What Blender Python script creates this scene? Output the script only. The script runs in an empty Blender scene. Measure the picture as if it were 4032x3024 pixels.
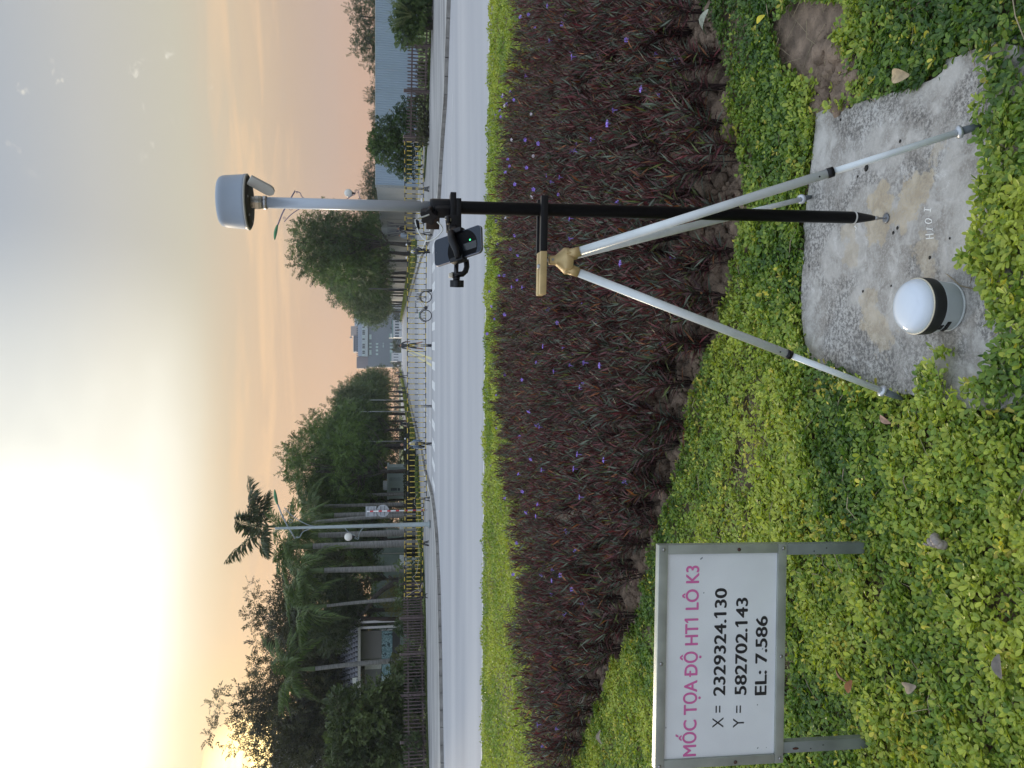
import bpy, bmesh, math, random
import numpy as np
from mathutils import Vector, Matrix, Euler
from mathutils.geometry import tessellate_polygon

scene = bpy.context.scene
COL = scene.collection
R = math.radians
# ------------------------------------------------------------------ camera
PITCH = R(8.58); CAMH = 1.6; F = 3029.0
CP, SP = math.cos(PITCH), math.sin(PITCH)
cam_d = bpy.data.cameras.new('camera'); cam = bpy.data.objects.new('camera', cam_d); COL.objects.link(cam)
cam_d.sensor_fit = 'HORIZONTAL'; cam_d.sensor_width = 36.0; cam_d.lens = 36.0 * F / 4032
cam_d.clip_start = 0.05; cam_d.clip_end = 3000
cam.matrix_world = Matrix.Translation((0, 0, CAMH)) @ Matrix.Rotation(math.pi/2 - PITCH, 4, 'X') @ Matrix.Rotation(-math.pi/2, 4, 'Z')
scene.camera = cam
# ------------------------------------------------------------------ sky and sun
SUN_AZ, SUN_EL = R(-26), R(8.3)
SUN_DIR = Vector((math.sin(SUN_AZ)*math.cos(SUN_EL), math.cos(SUN_AZ)*math.cos(SUN_EL), math.sin(SUN_EL)))
world = bpy.data.worlds.new('World'); scene.world = world; world.use_nodes = True
def build_world():
    nt = world.node_tree; N = nt.nodes; L = nt.links
    for n in list(N): N.remove(n)
    def nd(t, **k):
        n = N.new(t)
        for a, b in k.items(): setattr(n, a, b)
        return n
    def put(s, v):
        if hasattr(v, 'is_linked') or isinstance(v, bpy.types.NodeSocket): L.new(v, s)
        else: s.default_value = v
    def math_(op, a, b=0.0, c=0.0, clamp=False):
        n = nd('ShaderNodeMath', operation=op, use_clamp=clamp)
        put(n.inputs[0], a); put(n.inputs[1], b)
        if op in ('MULTIPLY_ADD', 'SMOOTH_MIN', 'COMPARE'): put(n.inputs[2], c)
        return n.outputs[0]
    def mix(f, a, b, t='MIX'):
        n = nd('ShaderNodeMix', data_type='RGBA', blend_type=t)
        put(n.inputs[0], f); put(n.inputs[6], a); put(n.inputs[7], b)
        return n.outputs[2]
    tc = nd('ShaderNodeTexCoord')
    nv = nd('ShaderNodeVectorMath', operation='NORMALIZE'); L.new(tc.outputs['Generated'], nv.inputs[0]); D = nv.outputs[0]
    sx = nd('ShaderNodeSeparateXYZ'); L.new(D, sx.inputs[0]); Z = sx.outputs[2]
    def ramp(fac, stops):
        n = nd('ShaderNodeValToRGB'); cr = n.color_ramp
        while len(cr.elements) < len(stops): cr.elements.new(0.5)
        for e, (p, c) in zip(cr.elements, stops): e.position = p; e.color = (*c, 1)
        L.new(fac, n.inputs[0]); return n.outputs[0]
    base = ramp(Z, [(0.0, (.60,.38,.27)), (.035, (.60,.38,.27)), (.085, (.53,.38,.30)), (.12, (.56,.41,.30)), (.17, (.66,.50,.34)),
                    (.24, (.58,.54,.43)), (.33, (.52,.515,.49)), (.42, (.41,.45,.505)), (.58, (.52,.62,.73)), (.78, (.82,.95,1.12)), (1.0, (1.0,1.15,1.35))])
    # away from the sunset the low sky turns lavender blue
    hz_ = nd('ShaderNodeVectorMath', operation='DOT_PRODUCT'); L.new(D, hz_.inputs[0]); hz_.inputs[1].default_value = (math.sin(SUN_AZ), math.cos(SUN_AZ), 0)
    bk = nd('ShaderNodeMapRange'); bk.interpolation_type = 'SMOOTHSTEP'; L.new(hz_.outputs['Value'], bk.inputs[0])
    for i_, v_ in enumerate((.35, -.55, 0, 1)): bk.inputs[i_+1].default_value = v_
    east = ramp(Z, [(0, (.52,.58,.70)), (.12, (.58,.62,.74)), (.35, (.66,.76,.92)), (.78, (.84,.97,1.14)), (1.0, (1.0,1.15,1.35))])
    base = mix(bk.outputs[0], base, east)
    dt = nd('ShaderNodeVectorMath', operation='DOT_PRODUCT'); L.new(D, dt.inputs[0]); dt.inputs[1].default_value = SUN_DIR
    glow_dir = Vector((math.sin(R(-22))*math.cos(R(22)), math.cos(R(-22))*math.cos(R(22)), math.sin(R(22))))
    dg = nd('ShaderNodeVectorMath', operation='DOT_PRODUCT'); L.new(D, dg.inputs[0]); dg.inputs[1].default_value = glow_dir
    def mr(v, a, b, c=0.0, d=1.0, sm=True):
        n = nd('ShaderNodeMapRange'); n.interpolation_type = 'SMOOTHSTEP' if sm else 'LINEAR'
        put(n.inputs[0], v); n.inputs[1].default_value = a; n.inputs[2].default_value = b; n.inputs[3].default_value = c; n.inputs[4].default_value = d
        return n.outputs[0]
    # warm horizon on the sun's side
    wide = mr(dt.outputs['Value'], .72, 1.0)
    low = mr(Z, .06, .27, 1.0, 0.0)
    c1 = mix(math_('MULTIPLY', wide, math_('MULTIPLY', low, .75)), base, (.80, .50, .30, 1))
    mid = math_('MULTIPLY', mr(Z, .16, .25), mr(Z, .30, .40, 1.0, 0.0))
    c2 = mix(math_('MULTIPLY', mr(dt.outputs['Value'], .8, 1.0), math_('MULTIPLY', mid, .7)), c1, (.84, .68, .44, 1))
    # broad white glare in thin cloud above the sun
    g1 = mr(dg.outputs['Value'], .850, .975)
    nz = nd('ShaderNodeTexNoise'); nz.inputs['Scale'].default_value = 3.0; nz.inputs['Detail'].default_value = 3.0
    mp = nd('ShaderNodeMapping'); mp.inputs['Scale'].default_value = (1, 1, 2.2); L.new(D, mp.inputs[0]); L.new(mp.outputs[0], nz.inputs['Vector'])
    g1n = math_('MULTIPLY', g1, mr(nz.outputs[0], .3, .7, .72, 1.12))
    g1z = math_('MULTIPLY', g1n, mr(Z, .195, .295))
    c3 = mix(g1z, c2, (1.06, 1.05, .93, 1))
    g2 = math_('MULTIPLY', mr(dg.outputs['Value'], .955, .999), mr(Z, .23, .34))
    c4 = mix(g2, c3, (1.55, 1.55, 1.5, 1))
    # bright yellow streaks low down, where the sun shines through
    ns = nd('ShaderNodeTexNoise'); ns.inputs['Scale'].default_value = 4.0; ns.inputs['Detail'].default_value = 4.0
    mp2 = nd('ShaderNodeMapping'); mp2.inputs['Scale'].default_value = (1.2, 1.2, 14); L.new(D, mp2.inputs[0]); L.new(mp2.outputs[0], ns.inputs['Vector'])
    s1 = mr(dt.outputs['Value'], .9970, .9998)
    s2 = math_('MULTIPLY', s1, mr(ns.outputs[0], .34, .52))
    c5 = mix(s2, c4, (3.2, 2.4, 1.0, 1))
    s3 = mr(dt.outputs['Value'], .985, .998)
    c5 = mix(math_('MULTIPLY', s3, .12), c5, (1.3, .85, .3, 1))
    # cloud streaks and little puffs
    n3 = nd('ShaderNodeTexNoise'); n3.inputs['Scale'].default_value = 5.0; n3.inputs['Detail'].default_value = 5.0; n3.inputs['Distortion'].default_value = .6
    mp3 = nd('ShaderNodeMapping'); mp3.inputs['Scale'].default_value = (.8, .8, 9); mp3.inputs['Location'].default_value = (.4, .1, .3); L.new(D, mp3.inputs[0]); L.new(mp3.outputs[0], n3.inputs['Vector'])
    band = math_('MULTIPLY', mr(Z, .09, .14), mr(Z, .17, .24, 1.0, 0.0))
    k1 = math_('MULTIPLY', math_('MULTIPLY', mr(n3.outputs[0], .50, .72), band), .52)
    c6 = mix(k1, c5, (.92, .62, .36, 1))
    k1b = math_('MULTIPLY', math_('MULTIPLY', mr(n3.outputs[0], .30, .44, 1.0, 0.0), mr(Z, .05, .09)), math_('MULTIPLY', mr(Z, .17, .26, 1.0, 0.0), .22))
    c6 = mix(k1b, c6, (.50, .40, .34, 1))
    n4 = nd('ShaderNodeTexNoise'); n4.inputs['Scale'].default_value = 36.0; n4.inputs['Detail'].default_value = 4.0; n4.inputs['Distortion'].default_value = .4
    mp4 = nd('ShaderNodeMapping'); mp4.inputs['Scale'].default_value = (1, 1, 1.7); mp4.inputs['Location'].default_value = (.13, .37, .0); L.new(D, mp4.inputs[0]); L.new(mp4.outputs[0], n4.inputs['Vector'])
    pf = nd('ShaderNodeVectorMath', operation='DOT_PRODUCT'); L.new(D, pf.inputs[0]); pf.inputs[1].default_value = (math.sin(R(24))*math.cos(R(20)), math.cos(R(24))*math.cos(R(20)), math.sin(R(20)))
    k2 = math_('MULTIPLY', math_('MULTIPLY', mr(n4.outputs[0], .63, .74), mr(pf.outputs['Value'], .984, .996)), .75)
    c7 = mix(k2, c6, (.86, .82, .72, 1))
    sky = nd('ShaderNodeTexSky'); sky.sky_type = 'NISHITA'; sky.sun_disc = False
    sky.sun_elevation = SUN_EL; sky.sun_rotation = SUN_AZ; sky.air_density = 1.2; sky.dust_density = 3.0
    bg1 = nd('ShaderNodeBackground'); L.new(sky.outputs[0], bg1.inputs[0]); bg1.inputs[1].default_value = .05*.12
    bg2 = nd('ShaderNodeBackground'); L.new(c7, bg2.inputs[0]); bg2.inputs[1].default_value = .88
    ad = nd('ShaderNodeAddShader'); L.new(bg1.outputs[0], ad.inputs[0]); L.new(bg2.outputs[0], ad.inputs[1])
    out = nd('ShaderNodeOutputWorld'); L.new(ad.outputs[0], out.inputs[0])
build_world()
sun_d = bpy.data.lights.new('sun', 'SUN'); sun = bpy.data.objects.new('sun', sun_d); COL.objects.link(sun)
sun_d.energy = 2.6; sun_d.angle = R(12); sun_d.color = (1.0, .83, .60)
sun.rotation_euler = (-SUN_DIR).to_track_quat('-Z', 'Y').to_euler()
vs = scene.view_settings; vs.view_transform = 'Standard'; vs.look = 'None'; vs.exposure = 0.20; vs.gamma = 1.0; vs.use_curve_mapping = False
scene.cycles.max_bounces = 6; scene.cycles.diffuse_bounces = 3; scene.cycles.glossy_bounces = 3; scene.cycles.transparent_max_bounces = 6
scene.cycles.caustics_reflective = False; scene.cycles.caustics_refractive = False

# ------------------------------------------------------------------ photo pixel (4032x3024) -> place in the world
ROAD = -0.20; WALK = -0.07
def ray(x, y):
    r = (3024 - y - 1512)/F; d = (x - 2016)/F
    return Vector((r, CP - d*SP, -SP - d*CP))
def G(x, y, z=ROAD):
    v = ray(x, y); return Vector((0, 0, CAMH)) + v*((z - CAMH)/v.z)
def P(x, y, Y):
    v = ray(x, y); return Vector((0, 0, CAMH)) + v*(Y/v.y)

# ------------------------------------------------------------------ tagging
def tag(o, label=None, cat=None, group=None, kind=None):
    if label: o['label'] = label
    if cat: o['category'] = cat
    if group: o['group'] = group
    if kind: o['kind'] = kind
    return o
def thing(name, label, cat, loc=(0,0,0), rz=0.0, group=None, rot=None):
    o = bpy.data.objects.new(name, None); COL.objects.link(o); o.empty_display_size = .1
    o.location = loc; o.rotation_euler = rot if rot else (0, 0, rz)
    return tag(o, label, cat, group)
def copy_tree(o, parent=None):
    c = o.copy(); COL.objects.link(c)
    if parent: c.parent = parent
    for ch in list(o.children): copy_tree(ch, c)
    return c

# ------------------------------------------------------------------ mesh builder
class MB:
    def __init__(s): s.v = []; s.f = []; s.sm = []
    def add(s, vs_, fs, smooth=False):
        b = len(s.v); s.v += [tuple(p) for p in vs_]; s.f += [tuple(i+b for i in f) for f in fs]; s.sm += [smooth]*len(fs); return s
    def box(s, c, size, M=None, taper=None):
        hx, hy, hz = size[0]/2, size[1]/2, size[2]/2
        tx, ty = taper if taper else (1, 1)
        p = [Vector((x*hx*(tx if z > 0 else 1), y*hy*(ty if z > 0 else 1), z*hz)) for z in (-1, 1) for y in (-1, 1) for x in (-1, 1)]
        if M is not None: p = [M @ q for q in p]
        p = [q + Vector(c) for q in p]
        return s.add(p, [(0,2,3,1), (4,5,7,6), (0,1,5,4), (2,6,7,3), (0,4,6,2), (1,3,7,5)])
    def tube(s, pts, rad, n=8, caps=True, smooth=True):
        pts = [Vector(p) for p in pts]
        if not isinstance(rad, (list, tuple)): rad = [rad]*len(pts)
        V = []; up = None
        for i, p in enumerate(pts):
            d = (pts[min(i+1, len(pts)-1)] - pts[max(i-1, 0)])
            d = d.normalized() if d.length > 1e-9 else Vector((0,0,1))
            if up is None: up = Vector((0,0,1)) if abs(d.z) < .9 else Vector((1,0,0))
            a = d.cross(up)
            if a.length < 1e-4: a = d.cross(Vector((0,1,0)))
            a.normalize(); b = d.cross(a).normalized(); up = a.cross(d) * 1.0
            for k in range(n):
                t = 2*math.pi*k/n; V.append(p + (a*math.cos(t) + b*math.sin(t))*rad[i])
        Fs = []
        for i in range(len(pts)-1):
            for k in range(n): Fs.append((i*n+k, i*n+(k+1) % n, (i+1)*n+(k+1) % n, (i+1)*n+k))
        s.add(V, Fs, smooth)
        if caps:
            b = len(s.v) - len(V)
            s.f.append(tuple(b+k for k in reversed(range(n)))); s.f.append(tuple(b+(len(pts)-1)*n+k for k in range(n))); s.sm += [False, False]
        return s
    def lathe(s, prof, n=32, c=(0,0,0), M=None, smooth=True):
        V = []
        for r, z in prof:
            for k in range(n):
                t = 2*math.pi*k/n; q = Vector((r*math.cos(t), r*math.sin(t), z))
                if M is not None: q = M @ q
                V.append(q + Vector(c))
        Fs = [(i*n+k, i*n+(k+1) % n, (i+1)*n+(k+1) % n, (i+1)*n+k) for i in range(len(prof)-1) for k in range(n)]
        s.add(V, Fs, smooth)
        b = len(s.v) - len(V)
        if prof[0][0] > 1e-5: s.f.append(tuple(b+k for k in reversed(range(n)))); s.sm.append(False)
        if prof[-1][0] > 1e-5: s.f.append(tuple(b+(len(prof)-1)*n+k for k in range(n))); s.sm.append(False)
        return s
    def ball(s, c, r, n=12, m=8, sc=(1,1,1)):
        prof = [(max(1e-6, r*math.sin(math.pi*i/m)), -r*math.cos(math.pi*i/m)) for i in range(m+1)]
        return s.lathe(prof, n, c, Matrix.Diagonal((*sc, 1)).to_3x3())
    def prism(s, poly, z0, z1):
        n = len(poly); V = [(p[0], p[1], z0) for p in poly] + [(p[0], p[1], z1) for p in poly]
        Fs = [(i, (i+1) % n, n+(i+1) % n, n+i) for i in range(n)]
        tr = tessellate_polygon([[Vector((p[0], p[1], 0)) for p in poly]])
        area = sum(poly[i][0]*poly[(i+1) % n][1] - poly[(i+1) % n][0]*poly[i][1] for i in range(n))
        for t in tr:
            a, b, c = t
            cr = (poly[b][0]-poly[a][0])*(poly[c][1]-poly[a][1]) - (poly[b][1]-poly[a][1])*(poly[c][0]-poly[a][0])
            if cr < 0: b, c = c, b
            Fs.append((n+a, n+b, n+c)); Fs.append((a, c, b))
        if area < 0: Fs[:n] = [tuple(reversed(f)) for f in Fs[:n]]
        return s.add(V, Fs)
    def mesh(s, name, mat, off=None):
        me = bpy.data.meshes.new(name)
        v = s.v if off is None else [(p[0]-off[0], p[1]-off[1], p[2]-off[2]) for p in s.v]
        me.from_pydata(v, [], s.f); me.polygons.foreach_set('use_smooth', s.sm)
        if mat: me.materials.append(mat)
        me.update(); return me
    def build(s, name, mat, parent=None, off=None, bevel=0, seg=2, loc=None, rot=None):
        me = s.mesh(name, mat, off)
        if bevel:
            bm = bmesh.new(); bm.from_mesh(me); bmesh.ops.remove_doubles(bm, verts=bm.verts, dist=1e-6)
            ed = [e for e in bm.edges if len(e.link_faces) == 2 and e.calc_face_angle(0) > .6]
            bmesh.ops.bevel(bm, geom=ed, offset=bevel, segments=seg, affect='EDGES', profile=.6, clamp_overlap=True)
            bm.to_mesh(me); bm.free()
            me.polygons.foreach_set('use_smooth', [True]*len(me.polygons))
            try: me.set_sharp_from_angle(angle=R(50))
            except Exception: pass
        o = bpy.data.objects.new(name, me); COL.objects.link(o)
        if parent: o.parent = parent
        if loc is not None: o.location = loc
        if rot is not None: o.rotation_euler = rot
        return o
def obj_of(name, me, parent=None, loc=None, rot=None):
    o = bpy.data.objects.new(name, me); COL.objects.link(o)
    if parent: o.parent = parent
    if loc is not None: o.location = loc
    if rot is not None: o.rotation_euler = rot
    return o

# ------------------------------------------------------------------ fast scattering of leaf shapes into one mesh
def frames(d, up):
    d = d/np.linalg.norm(d, axis=1, keepdims=True)
    y = np.cross(up, d); ln = np.linalg.norm(y, axis=1, keepdims=True); y = np.where(ln < 1e-5, np.array([[1., 0, 0]]), y/np.maximum(ln, 1e-6))
    z = np.cross(d, y)
    return np.stack([d, y, z], axis=2)          # columns are local x, y, z
def bake_mesh(name, tv, tf, pos, rot, sc, col, mat, extra=None):
    tv = np.asarray(tv, float); tf = np.asarray(tf, int); n = len(pos); k = len(tv)
    sc = np.asarray(sc, float)
    if sc.ndim == 1: sc = np.repeat(sc[:, None], 3, 1)
    V = np.einsum('nij,nkj->nki', rot, tv[None]*sc[:, None, :]) + pos[:, None, :]
    Fi = (tf[None] + (np.arange(n)*k)[:, None, None]).reshape(-1, 3)
    C = np.repeat(np.asarray(col, float)[:, None, :], k, 1)
    V = V.reshape(-1, 3); C = C.reshape(-1, 3)
    return raw_mesh(name, V, Fi, C, mat)
def raw_mesh(name, V, Fi, C, mat):
    me = bpy.data.meshes.new(name)
    me.vertices.add(len(V)); me.vertices.foreach_set('co', V.astype(np.float32).ravel())
    me.loops.add(len(Fi)*3); me.loops.foreach_set('vertex_index', Fi.astype(np.int32).ravel())
    me.polygons.add(len(Fi)); me.polygons.foreach_set('loop_start', (np.arange(len(Fi))*3).astype(np.int32))
    at = me.color_attributes.new('tint', 'FLOAT_COLOR', 'POINT')
    at.data.foreach_set('color', np.concatenate([C, np.ones((len(C), 1))], 1).astype(np.float32).ravel())
    me.materials.append(mat); me.update(calc_edges=True); return me
LEAF6 = ([(0,0,0), (.55,0,-.05), (1,0,.0), (.24,.18,.05), (.60,.275,.09), (.88,.19,.06), (.24,-.18,.05), (.60,-.275,.09), (.88,-.19,.06)],
         [(0,1,3), (1,4,3), (1,5,4), (1,2,5), (0,6,1), (1,6,7), (1,7,8), (1,8,2)])
LANCE = ([(0,0,0), (.45,0,-.015), (1,0,-.09), (.38,.052,.02), (.38,-.052,.02)],
         [(0,1,3), (1,2,3), (0,4,1), (1,4,2)])
LEAF4 = ([(0,0,0), (.55,0,-.05), (1,0,.0), (.60,.28,.08), (.60,-.28,.08)], [(0,1,3), (1,2,3), (0,4,1), (1,4,2)])
DIAM = ([(0,0,0), (.5,.26,.05), (1,0,0), (.5,-.26,.05)], [(0,2,1), (0,3,2)])
def spray_template(n, seed, spread=.55, leaf=.26, wid=.2):
    rg = np.random.default_rng(seed); V = []; T = []
    for i in range(n):
        x = (i//2+.4)/(n/2); s = 1 if i % 2 else -1
        base = np.array([x*.8, 0, -.12*x*x]); d = np.array([.55, s*spread*(1.15-x*.5), rg.uniform(-.35, .25)]); d /= np.linalg.norm(d)
        L = leaf*rg.uniform(.75, 1.2); side = np.cross(d, [0, 0, 1]); side /= np.linalg.norm(side); side = side + np.array([0, 0, rg.uniform(-.5, .5)]); b = len(V)
        V += [base, base+d*L*.5+side*L*wid, base+d*L, base+d*L*.5-side*L*wid]; T += [(b, b+1, b+2), (b, b+2, b+3)]
    return V, T
rng = np.random.default_rng(11); random.seed(5)

# ------------------------------------------------------------------ materials
MATS = {}
def pm(name, col, rough=.6, metal=0.0, var=.12, scale=12.0, bump=0.0, bscale=60.0, col2=None, spec=.5, coat=0.0, emit=None, stretch=None):
    if name in MATS: return MATS[name]
    m = bpy.data.materials.new(name); m.use_nodes = True; nt = m.node_tree; N = nt.nodes; L = nt.links
    b = N['Principled BSDF']; b.inputs['Roughness'].default_value = rough; b.inputs['Metallic'].default_value = metal
    b.inputs['Specular IOR Level'].default_value = spec; b.inputs['Coat Weight'].default_value = coat
    tc = N.new('ShaderNodeTexCoord'); src = tc.outputs['Object']
    if stretch:
        mp = N.new('ShaderNodeMapping'); mp.inputs['Scale'].default_value = stretch; L.new(src, mp.inputs[0]); src = mp.outputs[0]
    nz = N.new('ShaderNodeTexNoise'); nz.inputs['Scale'].default_value = scale; nz.inputs['Detail'].default_value = 6; L.new(src, nz.inputs['Vector'])
    cr = N.new('ShaderNodeValToRGB'); c2 = col2 if col2 else tuple(c*(1-var*2) for c in col)
    cr.color_ramp.elements[0].position = .3; cr.color_ramp.elements[0].color = (*c2, 1)
    cr.color_ramp.elements[1].position = .68; cr.color_ramp.elements[1].color = (*[min(1, c*(1+var*.5)) for c in col], 1)
    L.new(nz.outputs[0], cr.inputs[0]); L.new(cr.outputs[0], b.inputs['Base Color'])
    if rough > .12 and metal < 2:
        rr = N.new('ShaderNodeMapRange'); rr.inputs[3].default_value = rough*.85; rr.inputs[4].default_value = min(1, rough*1.18); L.new(nz.outputs[0], rr.inputs[0]); L.new(rr.outputs[0], b.inputs['Roughness'])
    if bump:
        n2 = N.new('ShaderNodeTexNoise'); n2.inputs['Scale'].default_value = bscale; n2.inputs['Detail'].default_value = 5; L.new(src, n2.inputs['Vector'])
        bp = N.new('ShaderNodeBump'); bp.inputs['Strength'].default_value = bump; bp.inputs['Distance'].default_value = 1.0/bscale
        L.new(n2.outputs[0], bp.inputs['Height']); L.new(bp.outputs[0], b.inputs['Normal'])
    if emit: b.inputs['Emission Color'].default_value = (*emit[0], 1); b.inputs['Emission Strength'].default_value = emit[1]
    MATS[name] = m; return m
def leaf_mat(name, gloss=.5, trans=.3, gain=1.0, spec=.35):
    if name in MATS: return MATS[name]
    m = bpy.data.materials.new(name); m.use_nodes = True; nt = m.node_tree; N = nt.nodes; L = nt.links
    b = N['Principled BSDF']; b.inputs['Roughness'].default_value = gloss; b.inputs['Specular IOR Level'].default_value = spec
    a = N.new('ShaderNodeVertexColor'); a.layer_name = 'tint'
    L.new(a.outputs[0], b.inputs['Base Color'])
    t = N.new('ShaderNodeBsdfTranslucent'); hs = N.new('ShaderNodeHueSaturation'); hs.inputs['Value'].default_value = 1.5; hs.inputs['Saturation'].default_value = 1.1
    L.new(a.outputs[0], hs.inputs['Color']); L.new(hs.outputs[0], t.inputs[0])
    mx = N.new('ShaderNodeMixShader'); mx.inputs[0].default_value = trans; L.new(b.outputs[0], mx.inputs[1]); L.new(t.outputs[0], mx.inputs[2])
    L.new(mx.outputs[0], N['Material Output'].inputs['Surface']); MATS[name] = m; return m
def stripes_mat(name, c1, c2, axis, period, duty=.5, phase=0.0, rough=.45):
    if name in MATS: return MATS[name]
    m = pm(name, c1, rough, var=.06, bump=0); nt = m.node_tree; N = nt.nodes; L = nt.links
    b = N['Principled BSDF']; old = b.inputs['Base Color'].links[0].from_socket
    tc = N.new('ShaderNodeTexCoord'); sp = N.new('ShaderNodeSeparateXYZ'); L.new(tc.outputs['Object'], sp.inputs[0])
    a = N.new('ShaderNodeMath'); a.operation = 'MULTIPLY_ADD'; L.new(sp.outputs[axis], a.inputs[0]); a.inputs[1].default_value = 1/period; a.inputs[2].default_value = phase
    fr = N.new('ShaderNodeMath'); fr.operation = 'FRACT'; L.new(a.outputs[0], fr.inputs[0])
    g = N.new('ShaderNodeMath'); g.operation = 'GREATER_THAN'; L.new(fr.outputs[0], g.inputs[0]); g.inputs[1].default_value = duty
    mx = N.new('ShaderNodeMix'); mx.data_type = 'RGBA'; L.new(g.outputs[0], mx.inputs[0]); L.new(old, mx.inputs[6]); mx.inputs[7].default_value = (*c2, 1)
    L.new(mx.outputs[2], b.inputs['Base Color']); return m
# ================================================================== SETTING
asphalt = pm('asphalt', (.47,.468,.478), .82, var=.07, scale=.42, bump=.35, bscale=60, col2=(.335,.345,.375), stretch=(.14, .9, 1))
walk_m = pm('pavement_concrete', (.38,.375,.37), .75, var=.3, scale=.55, bump=.2, bscale=30, col2=(.16,.16,.165), stretch=(.35, 2.2, 1))
kerb_m = pm('kerb_concrete', (.30,.29,.27), .8, var=.2, scale=3, bump=.3, bscale=40)
kerb_top = pm('kerb_top_light', (.70,.70,.66), .7, var=.1, scale=4)
white_paint = pm('road_paint_white', (.74,.75,.75), .7, var=.12, scale=9, col2=(.52,.53,.54))
yellow_paint = pm('road_paint_yellow', (.68,.62,.34), .7, var=.1, scale=5)
soil_m = pm('dry_soil', (.27,.195,.14), .95, var=.3, scale=14, bump=1.0, bscale=38, col2=(.12,.085,.06))
earth_m = pm('park_ground', (.10,.13,.05), .95, var=.3, scale=.6, bump=.4, bscale=8, col2=(.05,.07,.03))
lawn_m = pm('lawn_green', (.17,.22,.06), .95, var=.2, scale=.8, bump=.6, bscale=14, col2=(.09,.13,.03))

def sheet(name, pts, z, mat, kind='structure'):
    mb = MB(); poly = [(p[0], p[1]) for p in pts]
    tr = tessellate_polygon([[Vector((p[0], p[1], 0)) for p in poly]])
    fs = []
    for a, b, c in tr:
        cr = (poly[b][0]-poly[a][0])*(poly[c][1]-poly[a][1]) - (poly[b][1]-poly[a][1])*(poly[c][0]-poly[a][0])
        fs.append((a, b, c) if cr > 0 else (a, c, b))
    mb.add([(p[0], p[1], z) for p in poly], fs); o = mb.build(name, mat); tag(o, kind=kind); return o
SL = .0507                                    # the side road leaves a little to the right of straight ahead
# far kerb lines (foot of the kerb on the road)
kr = [G(x, y).xy for x, y in [(1786,-260),(1775,0),(1768,200),(1761,400),(1753,500),(1746,600),(1735,785),(1722,860),(1706,915),(1690,955),(1676,985)]]
kr += [Vector((6.0+SL*Y, Y)) for Y in (54.5, 60, 70, 85, 100, 130, 170, 220, 262)]
kl = [G(x, y).xy for x, y in [(1755,3300),(1748,3024),(1741.5,2600),(1735,2300),(1725.6,2100),(1715,2000),(1708,1950),(1699,1913),(1677,1841)]]
kl += [Vector((-7.1+SL*Y, Y)) for Y in (54, 62, 75, 90, 110, 140, 180, 220, 262)]
sheet('ground', [(-385,-45),(385,-45),(385,525),(-385,525)], -.30, earth_m)
road = sheet('road', [(-70,12.0),(70,12.0),(70,60),(24,64),(24,262),(-20,262),(-20,64),(-70,60)], ROAD, asphalt)
sheet('pavement', [tuple(p) for p in kr] + [(60,262),(60,kr[0].y-9)], WALK-.004, walk_m)
sheet('pavement', [tuple(p) for p in kl] + [(-60,262),(-60,kl[0].y-4)], WALK-.004, walk_m)

def kerb_run(name, line, sign, step, stones):
    root = bpy.data.objects.new(name, None); COL.objects.link(root); tag(root, kind='structure')
    L = [0.0]
    for i in range(1, len(line)): L.append(L[-1] + (line[i]-line[i-1]).length)
    def at(s):
        s = max(0, min(s, L[-1]-1e-4))
        for i in range(len(L)-1):
            if L[i+1] >= s: return line[i].lerp(line[i+1], (s-L[i])/(L[i+1]-L[i]))
    n = int(stones/step)
    for i in range(n):
        a, b = at(i*step+.012), at((i+1)*step-.012); d = (b-a)
        nrm = Vector((-d.y, d.x)).normalized()*sign
        h = WALK + random.uniform(-.004, .004)
        p = [(a.x, a.y), (b.x, b.y), (b.x+nrm.x*.16, b.y+nrm.y*.16), (a.x+nrm.x*.16, a.y+nrm.y*.16)]
        MB().prism(p, ROAD-.05, h).build('kerb_stone', kerb_m, root)
    mb = MB(); s = n*step
    while s < L[-1]-3:
        a, b = at(s), at(s+3); d = b-a; nrm = Vector((-d.y, d.x)).normalized()*sign
        mb.prism([(a.x,a.y),(b.x,b.y),(b.x+nrm.x*.16,b.y+nrm.y*.16),(a.x+nrm.x*.16,a.y+nrm.y*.16)], ROAD-.05, WALK); s += 3
    mb.build('kerb_line', kerb_m, root)
    # pale worn edging strip on top
    mb = MB(); s = .0; V = []; Fc = []
    while s < min(L[-1]-.5, 60):
        a, b = at(s), at(s+.5); d = (b-a); nrm = Vector((-d.y, d.x)).normalized()*sign
        V += [(a+nrm*.17).to_tuple()+(WALK+.007,), (a+nrm*.30).to_tuple()+(WALK+.007,)]; s += .5
    for i in range(len(V)//2-1): Fc.append((2*i, 2*i+2, 2*i+3, 2*i+1) if sign < 0 else (2*i, 2*i+1, 2*i+3, 2*i+2))
    mb.add(V, Fc); mb.build('kerb_edging', kerb_top, root)
kerb_run('kerb', kr, -1, .62, 34)
kerb_run('kerb', kl, 1, .62, 34)

# near kerb of the island, a thin pale line
na, nb = G(1933, -400, -.055).xy, G(1892, 3424, -.055).xy
nk = []
for i in range(41):
    t = i/40; p = na.lerp(nb, t); nk.append(Vector((p.x, p.y + 0.25*math.sin(math.pi*t))))
mb = MB()
for i in range(40):
    a, b = nk[i], nk[i+1]
    mb.prism([(a.x,a.y),(b.x,b.y),(b.x,b.y-.13),(a.x,a.y-.13)], ROAD-.1, -.055)
tag(mb.build('kerb', kerb_top), kind='structure')

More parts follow.
